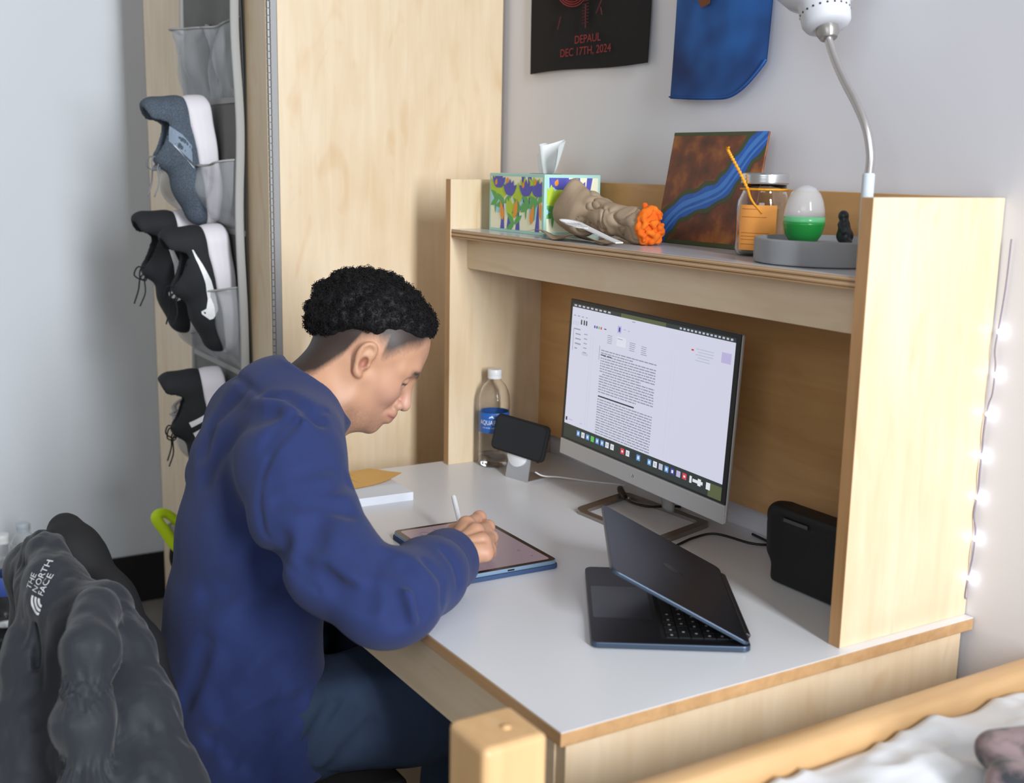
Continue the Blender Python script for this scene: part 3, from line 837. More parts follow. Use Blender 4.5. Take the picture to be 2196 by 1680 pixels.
mg = .006
print_face(3, fw - 2 * mg, fh - 2 * mg, Matrix(((1, 0, 0, -1.062 + mg), (0, 0, -1, .520), (0, 1, 0, ZS + mg), (0, 0, 0, 1)))).build('front_print', PRC, bx)
print_face(11, fd - 2 * mg, fh - 2 * mg, Matrix(((0, 0, 1, -.860), (1, 0, 0, .520 + mg), (0, 1, 0, ZS + mg), (0, 0, 0, 1)))).build('side_print', PRC, bx)
sl = MB(); sl.prism([(.045 * math.cos(a), .024 * math.sin(a)) for a in [i * math.pi / 14 for i in range(28)]], 0, .0004, M=Matrix.Translation((-.955, .584, ZS + .114)))
sl.build('opening', BLACKR, bx)
# standing tissue: a folded, curled sheet
TIS = mat('tissue_paper', C(244, 246, 248), rough=.9, alpha=1.0)
nu, nv = 30, 16; V_ = []
for side in (0, 1):
    for i in range(nu):
        for j in range(nv):
            u, v_ = i / (nu - 1), j / (nv - 1)
            top_ = .046 + .012 * math.exp(-((u - .72) / .16) ** 2) + .006 * math.exp(-((u - .22) / .14) ** 2) - .03 * max(0, .12 - u) * 4 - .02 * max(0, u - .9) * 4
            x = -.952 + (u - .47) * (.056 + .066 * v_ ** .7) + .006 * v_; y = .584 + (.019 * math.sin(10.5 * u + .3) * (.35 + .65 * v_) - .008 * v_ * (u - .5)) + .0007 * side
            V_.append((x, y, ZS + .1138 + top_ * v_ * 1.15))
F_ = []
for i in range(nu - 1):
    for j in range(nv - 1):
        a = i * nv + j; F_.append((a, a + nv, a + nv + 1, a + 1)); b2 = a + nu * nv; F_.append((b2 + 1, b2 + nv + 1, b2 + nv, b2))
MB().add(V_, F_).build('tissue', TIS, tx, smooth=True)

# ------------------------------------------------------------------ bouquet wrapped in brown paper
bq = thing('paper_bouquet', 'crumpled brown paper wrap with an orange flower head lying on the shelf', 'bouquet', (-.67, .56, ZS))
KRAFT = mat('kraft_paper', C(178, 158, 134), rough=.85, var=(30, C(160, 138, 114)))
def crumple(P, amp, sc, seed):
    return amp * (np.abs(g_noise(P, sc, seed)) * 2 - .8) + amp * .6 * (np.abs(g_noise(P, sc * 2.1, seed + 3)) * 2 - .8)
nr, ns = 84, 110; U, A = np.meshgrid(np.linspace(0, 1, ns), np.linspace(0, 2 * np.pi, nr, endpoint=False), indexing='ij'); U = U.ravel(); A = A.ravel()
cx = -.822 + .232 * U; cz = .052 - .022 * U; ry = .027 - .004 * U + .008 * np.sin(3.1 * U); rz_ = .040 - .014 * U + .004 * np.sin(9 * U)
Q = np.stack([cx, ry * np.cos(A), rz_ * np.sin(A)], 1).astype(np.float32); wq = Q + .012 * g_noise(Q, 24, 9)[:, None]
cre = lambda sc, sd, w_: np.exp(-np.abs(g_noise(wq, sc, sd)) / w_)
rf = 1 + .20 * g_noise(wq, 22, 1) + .10 * g_noise(wq, 48, 2) - .20 * cre(20, 4, .07) - .12 * cre(38, 6, .08) + .45 * np.clip(np.sin(A - .3), 0, 1) ** 3 * np.clip(1 - U * 5, 0, 1)
vv = np.stack([cx - .018 * np.clip(1 - U * 6, 0, 1) * np.sin(A * 2 + 1), .556 + ry * rf * np.cos(A), np.maximum(ZS + .0012, ZS + cz + rz_ * rf * np.sin(A))], 1)
ff = [(i * nr + k, i * nr + (k + 1) % nr, (i + 1) * nr + (k + 1) % nr, (i + 1) * nr + k) for i in range(ns - 1) for k in range(nr)]
ff += [tuple(range(nr - 1, -1, -1)), tuple(range((ns - 1) * nr, ns * nr))]
MB().add(vv, ff).build('wrap', KRAFT, bq, smooth=True, sharp=.9)
fl = MB(); nn = 22; vv = []
for side in (0, 1):
    for i in range(nn):
        for j in range(9):
            u, w2 = i / (nn - 1), j / 8
            x = -.845 + .235 * u; y = .470 + .055 * w2 + .008 * math.sin(9 * u)
            z = ZS + .0012 + .006 * (1 + math.sin(11 * u + 4 * w2)) * (1 - w2 * .4) + .010 * max(0, .25 - u) + .0006 * side
            vv.append((x + .012 * math.sin(5 * w2), y, z))
ff = []
for i in range(nn - 1):
    for j in range(8):
        a = i * 9 + j; ff.append((a + nn * 9, a + 9 + nn * 9, a + 10 + nn * 9, a + 1 + nn * 9)); ff.append((a + 1, a + 10, a + 9, a))
fl.add(vv, ff).build('paper_flap', KRAFT, bq, smooth=True)
rnd = random.Random(8)
def f_or(P):
    d = s_ell(P, (-.588, .556, ZS + .030), (.014, .024, .031))
    for a in rnd2:
        d = smin(d, s_ell(P, a[:3], (a[3],) * 3), .0025)
    return d
rnd2 = []
for i in range(90):
    z = rnd.uniform(-1, 1); a = rnd.uniform(0, 6.28); q = math.sqrt(1 - z * z)
    rnd2.append((-.584 + .015 * q * math.cos(a), .556 + .024 * q * math.sin(a), max(ZS + .007, ZS + .030 + .033 * z), rnd.uniform(.0038, .0062)))
rnd2[0] = (-.596, .552, ZS + .068, .005); rnd2[1] = (-.594, .553, ZS + .062, .006)
nets_obj('flower_head', f_or, (-.625, .515, ZS - .004), (-.545, .60, ZS + .088), .0022, [mat('orange_wool', C(244, 128, 30), rough=.9, var=(70, C(226, 96, 20)))], bq)

# ------------------------------------------------------------------ white plastic cutlery
def ribbon(path, wid, thick, name, parent):
    m = MB(); P = [Vector(p) for p in path]; vv = []
    for i, p in enumerate(P):
        t = (P[min(i + 1, len(P) - 1)] - P[max(i - 1, 0)]); t.z = 0; t.normalize(); s = Vector((-t.y, t.x, 0)); w_ = wid[i] / 2
        vv += [p + s * w_ + Vector((0, 0, thick * 1.2)), p + Vector((0, 0, thick)), p - s * w_ + Vector((0, 0, thick * 1.2)), p - s * w_, p - Vector((0, 0, .0)), p + s * w_]
    F = []
    for i in range(len(P) - 1):
        for k in range(6): F.append((i * 6 + k, i * 6 + (k + 1) % 6, (i + 1) * 6 + (k + 1) % 6, (i + 1) * 6 + k))
    F += [(5, 4, 3, 2, 1, 0), tuple(range((len(P) - 1) * 6, len(P) * 6))]
    return m.add([tuple(v) for v in vv], F).build(name, WHITE, parent, smooth=True, sharp=.7)
sp = thing('plastic_spoon', 'white plastic spoon lying on the brown paper at the shelf edge', 'spoon', (-.71, .497, ZS + .014))
def sphz(u): return ZS + .0165 + .003 * math.sin(u * 3)
dirv = Vector((.16, -.010, 0))
s0 = Vector((-.765, .500, 0))
ribbon([(*(s0 + dirv * (.36 + .64 * i / 12)).to_2d(), ZS + .031 - .022 * i / 12) for i in range(13)], [.009 + .006 * i / 12 for i in range(13)], .0016, 'handle', sp)
bw = MB(); vv = []; nb = 20
for side in (0, 1):
    for r_ in (0, .35, .7, .9, 1.0):
        for k in range(nb):
            a = 2 * math.pi * k / nb
            vv.append((s0.x + .029 + .030 * r_ * math.cos(a), s0.y - .002 + .017 * r_ * math.sin(a), ZS + .0245 + .008 * r_ ** 2 + .004 * math.cos(a) * -r_ + .001 * side))
F = []
for side in (0, 1):
    for q in range(4):
        for k in range(nb):
            a = side * 5 * nb + q * nb + k; b2 = side * 5 * nb + q * nb + (k + 1) % nb
            F.append((a, a + nb, b2 + nb, b2) if side else (b2, b2 + nb, a + nb, a))
for k in range(nb): F.append((4 * nb + k, 4 * nb + (k + 1) % nb, 9 * nb + (k + 1) % nb, 9 * nb + k))
bw.add(vv, F).build('bowl', WHITE, sp, smooth=True)
fk = thing('plastic_fork', 'white plastic fork lying beside the spoon at the shelf edge', 'fork', (-.66, .485, ZS + .012))
f0 = Vector((-.715, .484, 0)); fd_ = Vector((.15, -.006, 0))
ribbon([(*(f0 + fd_ * (.3 + .7 * i / 12)).to_2d(), ZS + .0245 - .018 * i / 12) for i in range(13)], [.009 + .006 * i / 12 for i in range(13)], .0016, 'handle', fk)
ribbon([(*(f0 + fd_ * (.14 + .18 * i / 6)).to_2d(), ZS + .0265 - .0015 * i / 6) for i in range(7)], [.021, .0225, .0225, .021, .017, .012, .008], .0015, 'head', fk)
for k in range(4):
    oy = -.009 + .006 * k
    ribbon([(f0.x + .022 - .028 * i / 4, f0.y + oy, ZS + .0268 + .001 * i) for i in range(5)], [.004, .004, .0036, .003, .0015], .0014, 'tine', fk)

# ------------------------------------------------------------------ painting leaning on the hutch back
pg = thing('painting', 'small canvas painted with a blue river over brown land leaning on the hutch', 'painting', (-.55, .66, ZS))
PT = frame((-.670, .632, ZS + .001), (1, .0, 0)); 
lean = math.radians(13)
pe1, pe2 = Vector((1, 0, 0)), Vector((-.06, math.sin(lean), math.cos(lean))).normalized(); pe3 = pe1.cross(pe2)
PM2 = Matrix((pe1, pe2, pe3)).transposed().to_4x4(); PM2.translation = Vector((-.668, .634, ZS + .0008))
PWd, PHt = .240, .197
LAND = bpy.data.materials.new('painted_land'); LAND.use_nodes = True
nt = LAND.node_tree; tc = nt.nodes.new('ShaderNodeTexCoord'); n1 = nt.nodes.new('ShaderNodeTexNoise'); n1.inputs['Scale'].default_value = 22; n1.inputs['Detail'].default_value = 8
cr = nt.nodes.new('ShaderNodeValToRGB'); cr.color_ramp.elements[0].position = .3; cr.color_ramp.elements[0].color = C(66, 44, 30)
cr.color_ramp.elements[1].position = .75; cr.color_ramp.elements[1].color = C(176, 112, 48)
e_ = cr.color_ramp.elements.new(.5); e_.color = C(116, 62, 40)
nt.links.new(tc.outputs['Object'], n1.inputs[0]); nt.links.new(n1.outputs[0], cr.inputs[0]); nt.links.new(cr.outputs[0], nt.nodes['Principled BSDF'].inputs[0])
nt.nodes['Principled BSDF'].inputs['Roughness'].default_value = .5
MB().box((0, 0, -.004), (PWd, PHt, 0), M=PM2).build('canvas', [LAND], pg, bevel=.0006)
GRN = mat('paint_green', C(60, 84, 56), rough=.5, var=(40, C(74, 74, 44))); RB = mat('paint_blue', C(30, 84, 172), rough=.4, var=(60, C(38, 104, 196))); RL = mat('paint_light_blue', C(64, 132, 214), rough=.4)
OCH = mat('paint_ochre', C(186, 122, 48), rough=.5, var=(50, C(150, 92, 40)))
river = bez([(0, -.01, 0), (.02, .03, 0), (.055, .062, 0), (.105, .080, 0), (.150, .098, 0), (.178, .130, 0), (.205, .165, 0), (.240, .197, 0)], 40)
rv = MB()
def rib(off, wd, z, mi):
    L = []; Rr = []
    for i, p in enumerate(river):
        a = Vector(river[max(0, i - 1)]); b_ = Vector(river[min(40, i + 1)]); t = (b_ - a).normalized(); s = Vector((-t.y, t.x, 0)); wv = wd * (1 + .12 * math.sin(i * 1.1))
        L.append(Vector(p) + s * (off + wv)); Rr.append(Vector(p) + s * (off - wv))
    for i in range(40):
        q = clip_poly([(v.x, v.y) for v in (Rr[i], Rr[i + 1], L[i + 1], L[i])], PWd, PHt)
        if len(q) > 2: rv.poly([(x, y, z) for x, y in q], mi, PM2)
for x, y, a, b2 in ():
    q = clip_poly([(x + a * math.cos(t) * (1 + .2 * math.sin(3 * t)), y + b2 * math.sin(t)) for t in [i * .3 for i in range(21)]], PWd, PHt); rv.poly([(u, v, .0001) for u, v in q], 3, PM2)
rib(.0, .026, .0002, 0); rib(0, .0175, .0003, 1); rib(.004, .0045, .0004, 2); rib(-.008, .0022, .0004, 2)
rv.poly([(0, PHt - .006, .00015), (PWd, PHt - .006, .00015), (PWd, PHt, .00015), (0, PHt, .00015)], 0, PM2)
rv.poly([(0, 0, .00015), (PWd, 0, .00015), (PWd, .008, .00015), (0, .006, .00015)], 0, PM2)
rv.build('painted_river', [GRN, RB, RL, OCH], pg)

# ------------------------------------------------------------------ mason jar
jr = thing('mason_jar', 'glass jar with a metal lid and an orange note tied with gold ribbon', 'jar', (-.352, .592, ZS))
jp = [(.030, .001), (.0385, .003), (.0408, .010), (.0408, .072), (.0395, .084), (.0345, .095), (.0335, .098), (.0335, .1085)]
MB().lathe(jp + [(r - .0022, z + (.003 if i == 0 else 0)) for i, (r, z) in enumerate(jp)][::-1], 40).build('glass', GLASS, jr, smooth=True, local=True)
LIDM = mat('zinc_lid', C(210, 212, 214), rough=.25, metal=.9)
MB().lathe([(.0358, .1095), (.0366, .111), (.0358, .1135), (.0366, .116), (.0358, .119), (.0366, .122), (.0360, .1245), (.0330, .126), (.0315, .1252), (.0001, .1252)], 40).build('lid', LIDM, jr, smooth=True, local=True)
NOTE = mat('orange_note', C(246, 166, 82), rough=.75)
nt_ = MB(); n = 14
va, vb = [], []
for i in range(n):
    a = math.radians(-98 + 84 * i / (n - 1)); 
    for z in (.010, .078): va.append((.0415 * math.cos(a), .0415 * math.sin(a), z)); vb.append((.0411 * math.cos(a), .0411 * math.sin(a), z))
N2 = len(va)
nt_.add(va + vb, [(2 * i, 2 * i + 2, 2 * i + 3, 2 * i + 1) for i in range(n - 1)] + [(N2 + 2 * i + 1, N2 + 2 * i + 3, N2 + 2 * i + 2, N2 + 2 * i) for i in range(n - 1)])
no = nt_.build('note', NOTE, jr, smooth=True, local=True)
lm = MB()
for z, l in ((.072, .5), (.060, .8), (.036, .9), (.031, .6), (.026, .9), (.019, .7)):
    lm.tube([(.0417 * math.cos(a), .0417 * math.sin(a), z) for a in [math.radians(-92 + 70 * l * i / 8) for i in range(9)]], .00035, 4)
lm.build('handwriting', mat('note_ink', C(176, 100, 40), rough=.8), no, local=True)
coins = MB(); rr = random.Random(2)
MB().lathe([(.0001, .0045), (.034, .0045), (.037, .008), (.030, .011), (.0001, .0125)], 24).build('coins', mat('dull_coins', C(120, 116, 100), rough=.4, metal=.5, bump=(120, 1.0)), jr, smooth=True, local=True)
GOLD = mat('gold_ribbon', C(240, 176, 40), rough=.4, var=(200, C(226, 140, 20)))
MB().tube([(.0355 * math.cos(a), .0355 * math.sin(a), .1015) for a in [i * math.pi / 16 for i in range(32)]], .0018, 6, closed=True).build('ribbon_ring', GOLD, jr, smooth=True, local=True)
tw = MB()
path = bez([(.0026, -.0368, .1015), (-.010, -.042, .125), (-.026, -.046, .148), (-.034, -.048, .160), (-.031, -.050, .164)], 60)
tw.tube(path, [.0024 + .0009 * math.sin(i * 2.1) for i in range(61)], 8)
tw.tube(bez([(.0026, -.0368, .1015), (.015, -.0385, .085), (.030, -.030, .066)], 20), [.0022 - .0008 * i / 20 for i in range(21)], 6)
tw.build('ribbon_tail', GOLD, jr, smooth=True, local=True)

# ------------------------------------------------------------------ gooseneck lamp
la = thing('gooseneck_lamp', 'pale gooseneck desk lamp on a round grey base on the shelf', 'lamp', (-.205, .572, ZS))
GREY = mat('lamp_grey', C(146, 148, 152), rough=.5); PALE = mat('lamp_pale', C(206, 218, 226), rough=.35); SHADE = mat('lamp_shade_white', C(206, 208, 214), rough=.4)
lb = (-.205, .572)
MB().lathe([(.088, 0), (.096, .002), (.097, .006), (.097, .034), (.095, .036), (.092, .036), (.090, .028), (.0001, .028)], 56, M=Matrix.Translation((lb[0], lb[1], ZS))).build('base_tray', GREY, la, smooth=True, sharp=.6)
MB().lathe([(.0085, .028), (.0085, .127), (.007, .129)], 20, M=Matrix.Translation((-.139, .582, ZS))).build('sleeve', PALE, la, smooth=True, sharp=.6)
NK = bez([(-.139, .582, 1.380), (-.139, .582, 1.409), (-.149, .581, 1.444), (-.169, .58, 1.477), (-.191, .58, 1.505), (-.211, .58, 1.534), (-.227, .58, 1.564), (-.230, .58, 1.580)], 130)
MB().tube(NK, [.0056 + .0006 * (i % 2) for i in range(131)], 12).build('flexible_neck', mat('neck_steel', C(186, 182, 182), rough=.3, metal=.7), la, smooth=True)
ax = Vector((-.36, .10, .93)).normalized(); HM = ax.to_track_quat('Z', 'Y').to_matrix().to_4x4(); HM.translation = Vector((-.2295, .58, 1.572))
MB().lathe([(.012, -.004), (.016, .004), (.016, .020), (.012, .026)], 24, M=HM).build('neck_joint', mat('joint_grey', C(150, 146, 142), rough=.3, metal=.5), la, smooth=True, sharp=.7)
sd_ = MB().lathe([(.018, .012), (.030, .014), (.034, .020), (.036, .046), (.037, .050), (.052, .060), (.070, .085), (.078, .112), (.080, .140), (.077, .140), (.075, .112), (.066, .086), (.048, .063), (.030, .054)], 48, M=HM).build('shade', SHADE, la, smooth=True)
for i in range(22):
    a = 2 * math.pi * i / 22
    MB().lathe([(.0016, -.0004), (.0016, .0004)], 8, M=HM @ Matrix.Rotation(a, 4, 'Z') @ Matrix.Translation((.0352, 0, .034)) @ Matrix.Rotation(math.pi / 2, 4, 'Y')).build('vent_hole', BLACKR, sd_)
MB().ball((0, 0, .100), .03, 20, 12, M=HM).build('bulb', mat('bulb_glass', C(235, 235, 230), rough=.3), la, smooth=True)

# ------------------------------------------------------------------ capsule egg and small figure on the lamp base
eg = thing('capsule_egg', 'plastic egg capsule with clear dome and green cup on the lamp base', 'egg', (-.240, .567, ZS + .028))
GRP = mat('green_plastic', C(34, 142, 62), rough=.3)
MB().lathe([(.014, 0), (.0195, .001), (.0265, .012), (.0300, .026), (.0300, .030), (.0288, .030), (.0255, .013), (.0185, .003), (.0001, .003)], 36).build('cup', GRP, eg, smooth=True, local=True)
MB().lathe([(.0298, .029), (.0300, .031), (.0300, .037), (.0290, .037), (.0290, .029)], 36).build('green_rim', mat('green_clear', C(120, 214, 150), rough=.2, alpha=.7), eg, smooth=True, local=True)
MB().lathe([(.0296, .036), (.0285, .048), (.0258, .060), (.0212, .070), (.0145, .078), (.0065, .082), (.0001, .0828)], 36).build('dome', mat('clear_dome', C(225, 228, 232), rough=.12, alpha=.42, spec=.8), eg, smooth=True, local=True)
def f_fig(P):
    d = s_ell(P, (0, 0, .012), (.013, .011, .012)); d = smin(d, s_ell(P, (-.002, 0, .026), (.008, .008, .011)), .006)
    d = smin(d, s_ell(P, (-.005, 0, .040), (.0075, .0075, .008)), .004)
    d = smin(d, s_cap(P, (-.006, -.004, .028), (.006, -.009, .018), .004, .003), .003)
    d = smin(d, s_cap(P, (.008, -.004, .006), (.015, -.006, .004), .005, .004), .004)
    return d
fo, _ = nets_obj('toy_figure', f_fig, (-.02, -.016, -.003), (.024, .016, .052), .0012, [mat('dark_toy', C(40, 44, 48), rough=.4)], label='small dark toy figure beside the green egg', cat='toy')
fo.location = (-.181, .592, ZS + .028 + .0005)

# ------------------------------------------------------------------ cloths pinned to the wall
CLB = mat('black_cloth', C(26, 25, 28), rough=.95, bump=(700, .25)); REDP = mat('red_print', C(150, 52, 58), rough=.9); REDD = mat('dark_red_print', C(92, 38, 42), rough=.9)
cl = thing('band_flag', 'black cloth banner with red print and lettering hanging on the wall', 'banner', (-1.005, .70, 1.577))
def drape(x0, x1, z0, z1, yfun, edge, nx=30, nz=30, t=.0012):
    vv = []; F = []
    for side in (0, 1):
        for i in range(nx):
            for j in range(nz):
                u, w_ = i / (nx - 1), j / (nz - 1); zb = z0 + edge(u); x = x0 + (x1 - x0) * u; z = zb + (z1 - zb) * w_
                vv.append((x, yfun(u, w_) + t * side, z))
    for i in range(nx - 1):
        for j in range(nz - 1):
            a = i * nz + j; F.append((a, a + nz, a + nz + 1, a + 1)); b_ = a + nx * nz; F.append((b_ + 1, b_ + nz + 1, b_ + nz, b_))
    return MB().add(vv, F)
yb = lambda u, w_: .7085 - .0035 * (1 - w_) * (1 + math.sin(7 * u)) * .5 - .004 * u * (1 - w_) - .0015 * math.sin(9 * u + 5 * w_)
drape(-1.214, -.797, 1.577, 2.12, yb, lambda u: .002 * math.sin(6 * u), 40, 40).build('cloth', CLB, cl, smooth=True)
FM = Matrix(((1, 0, 0, 0), (0, 0, -1, 0), (0, 1, 0, 0), (0, 0, 0, 1)))
for txt, sz, x, z in (('DEPAUL', .0225, -.992, 1.634), ('DEC 17TH, 2024', .0225, -1.000, 1.611)):
    v, f_ = text_mesh(txt, sz * 1.0, 0, 'CENTER', 1.12)
    MB().add([(x + a, .6990, z + b2) for a, b2, c in v], [q for q in f_]).build('lettering', REDP, cl)
art = MB()
for k in range(7):      # concentric loops and streaks of the print
    r_ = .012 + .007 * k
    art.tube([(-1.055 + r_ * math.cos(a), .6993, 1.735 + .62 * r_ * math.sin(a) - .16 * r_ * math.cos(a)) for a in [math.radians(175 + 190 * i / 20) for i in range(21)]], .0011, 4)
    art.tube([(-.985 + r_ * .9 * math.cos(a), .6993, 1.742 + .5 * r_ * math.sin(a)) for a in [math.radians(185 + 170 * i / 20) for i in range(21)]], .0011, 4)
art.build('print_loops', REDP, cl)
art = MB()
for x0, z0, x1, z1 in ((-1.10, 1.66, -1.09, 1.685), (-.965, 1.68, -.94, 1.715), (-.95, 1.69, -.945, 1.675), (-1.0, 1.655, -1.002, 1.70)):
    art.tube([(x0, .6993, z0), (x1, .6993, z1)], .0013, 4)
for i in range(9): art.tube([(-1.012, .6993, 1.665 + .006 * i), (-.992, .6993, 1.666 + .006 * i)], .0009, 4)
for x in (-.925, -.905, -.915): art.tube([(x, .6993, 1.72), (x + .004, .6993, 1.80)], .006, 5, flat=.2)
art.build('print_streaks', REDD, cl)
BLU = bpy.data.materials.new('blue_dyed_cloth'); BLU.use_nodes = True
nt = BLU.node_tree; tc = nt.nodes.new('ShaderNodeTexCoord'); n1 = nt.nodes.new('ShaderNodeTexNoise'); n1.inputs['Scale'].default_value = 7; n1.inputs['Detail'].default_value = 2
cr = nt.nodes.new('ShaderNodeValToRGB'); cr.color_ramp.elements[0].position = .36; cr.color_ramp.elements[0].color = C(34, 58, 112); cr.color_ramp.elements[1].position = .6; cr.color_ramp.elements[1].color = C(46, 106, 184)
nt.links.new(tc.outputs['Object'], n1.inputs[0]); nt.links.new(n1.outputs[0], cr.inputs[0]); nt.links.new(cr.outputs[0], nt.nodes['Principled BSDF'].inputs[0]); nt.nodes['Principled BSDF'].inputs['Roughness'].default_value = .9
bc = thing('blue_tapestry', 'blue dyed cloth with rounded lower edge hanging on the wall', 'wall hanging', (-.595, .69, 1.505))
def yblu(u, w_): return .705 - .030 * math.sin(math.pi * min(1, u * 1.02)) ** .7 * (.35 + .65 * w_) - .006 * math.sin(8 * u + 2) * w_ - .012 * (1 - w_) ** 3
drape(-.716, -.472, 1.508, 2.10, yblu, lambda u: .004 * u - .010 * math.sin(2.2 * u) + (.055 * max(0, (u - .62) / .38) ** 2), 44, 44, .0015).build('cloth', BLU, bc, smooth=True)
hem = MB(); 
hem.tube([(-.716 + .244 * u, yblu(u, 0) - .001, 1.511 + .004 * u - .010 * math.sin(2.2 * u) + .055 * max(0, (u - .62) / .38) ** 2) for u in [i / 30 for i in range(31)]], .0026, 6, flat=.6)
hem.build('hem', BLU, bc, smooth=True)
MB().prism([(-.655, 1.70), (-.62, 1.655), (-.60, 1.66), (-.595, 1.72), (-.62, 1.76), (-.65, 1.75)], 0, .0008, M=Matrix(((1, 0, 0, 0), (0, 0, -1, .6765), (0, 1, 0, 0), (0, 0, 0, 1)))).build('brown_patch', mat('brown_print', C(122, 72, 46), rough=.9), bc)
# ================================================================== the person at the desk
HO = np.array([-0.7330, 0.0955, 1.0654]); HF = np.array([0.4007, 0.7689, -0.4982]); HR = np.array([0.9093, -0.4003, 0.1136]); HU = np.array([0.1121, 0.4986, 0.8596])
HB = np.stack([HF, HR, HU], 1).astype(np.float32)           # head frame: forward, right, up
def to_head(P):
    q = (P - HO.astype(np.float32)) @ HB
    q[:, 0] = np.where(q[:, 0] > 0, q[:, 0] * 1.19, q[:, 0]); q[:, 2] = np.where(q[:, 2] < 0, q[:, 2] * 1.06, q[:, 2])
    return q
XM = -.735                                                   # body midline
NECK0 = (XM, -.012, .995)
def mir(p): return (p[0], -p[1], p[2])
EAR_RIM = bez([(.006, .078, .014), (.003, .081, .026), (-.005, .085, .031), (-.014, .087, .025), (-.017, .086, .011), (-.013, .083, -.004), (-.007, .081, -.018), (.000, .078, -.022)], 21)
EAR_R = list(np.interp(np.linspace(0, 7, 22), range(8), [.0032, .0035, .0038, .0040, .0038, .0036, .0046, .0052]))
def f_head(P):
    q = to_head(P); a = np.abs(q[:, 1]); S = np.stack([q[:, 0], a, q[:, 2]], 1)      # mirrored half
    d = s_ell(S, (-.006, 0, .046), (.100, .0755, .084))
    d = smin(d, s_ell(S, (.030, 0, .040), (.066, .066, .060)), .03)                   # forehead
    d = smin(d, s_ell(S, (.036, 0, -.030), (.050, .056, .060)), .04)                  # mid face
    d = smin(d, s_ell(S, (.056, .037, -.018), (.024, .019, .022)), .03)               # cheek bone
    d = smin(d, s_chain(S, [(-.002, .056, -.030), (.006, .052, -.066), (.046, .030, -.088), (.070, .010, -.091)], [.016, .014, .014, .014]), .03)
    d = smin(d, s_ell(S, (.066, 0, -.083), (.0175, .022, .0175)), .02)                # chin
    d = smin(d, s_ell(S, (.066, 0, -.055), (.027, .025, .028)), .02)                  # muzzle
    d = smin(d, s_chain(S, [(.092, .004, .022), (.084, .034, .026), (.066, .052, .020)], [.0095, .0095, .008]), .018)   # brow
    d = smax(d, -s_ell(S, (.098, .031, .003), (.017, .017, .0125)), .016)             # eye socket
    d = smin(d, s_ell(S, (.0775, .032, .003), (.0125, .0125, .0125)), .003)           # eyeball and lids
    lid = s_ell(S, (.0780, .032, .0045), (.0136, .0145, .0128)); lid = smax(lid, .0015 - (S[:, 2] - .0), .002)
    d = smin(d, lid, .002)
    lid2 = s_ell(S, (.0775, .032, .002), (.0133, .0142, .0128)); lid2 = smax(lid2, S[:, 2] + .0045, .002)
    d = smin(d, lid2, .003)
    d = smin(d, s_cap(S, (.0925, 0, .010), (.1090, 0, -.029), .0075, .0105), .014)    # nose bridge and tip
    d = smin(d, s_ell(S, (.1085, 0, -.034), (.0125, .0110, .0105)), .006)
    d = smin(d, s_ell(S, (.0965, .0135, -.0385), (.0115, .0068, .0085)), .005)        # wings
    d = smax(d, -s_ell(S, (.1015, .0075, -.0455), (.0068, .0036, .0055)), .003)       # nostrils
    d = smin(d, s_chain(S, [(.0965, 0, -.0545), (.0940, .009, -.0550), (.0790, .023, -.0605)], [.0066, .0062, .0030]), .005)  # upper lip
    d = smin(d, s_chain(S, [(.0935, 0, -.0660), (.0910, .009, -.0655), (.0785, .022, -.0615)], [.0076, .0068, .0030]), .005)  # lower lip
    mo_ = s_poly(S, [(.1025, 0, -.0600), (.0985, .009, -.0600), (.0890, .018, -.0608)])
    d = d + .0030 * np.exp(-(mo_ / .0028) ** 2)
    d = d + .0022 * np.exp(-(s_poly(S, [(.092, .0175, -.036), (.080, .028, -.054)]) / .006) ** 2)   # nose-lip fold
    # ear
    ea = s_ell(S, (-.003, .0755, .003), (.0110, .0100, .0200)); ea = smin(ea, s_ell(S, (-.006, .0790, .014), (.0125, .0085, .0170)), .006)
    rim = s_chain(S, EAR_RIM, EAR_R, .004)
    ea = smin(ea, rim, .004)
    ea = smax(ea, -s_ell(S, (-.0030, .0875, -.0010), (.0065, .0090, .0105)), .003)
    ea = smax(ea, -s_chain(S, [(.002, .090, .014), (-.001, .091, .021), (-.006, .093, .024), (-.010, .094, .019), (-.012, .094, .009)], [.0036, .0040, .0042, .0038, .0030], .004), .003)
    ea = smin(ea, s_ell(S, (.0065, .0790, -.0010), (.0035, .0045, .0060)), .003)      # tragus
    d = smin(d, ea, .006)
    return d
def w2l(*pts): return [tuple(to_head(np.array([p], np.float32))[0]) for p in pts]
def f_neck(P):
    hp = HO + HB @ np.array([-.030, 0, -.030]); hp2 = HO + HB @ np.array([.012, 0, -.060])
    d = s_chain(P, [tuple(hp), NECK0, (XM, -.03, .94)], [.060, .060, .075], .03)
    return smin(d, s_cap(P, tuple(hp2), (XM + .01, .012, .985), .040, .042), .03)
def f_headneck(P): return smin(f_head(P), f_neck(P), .028)

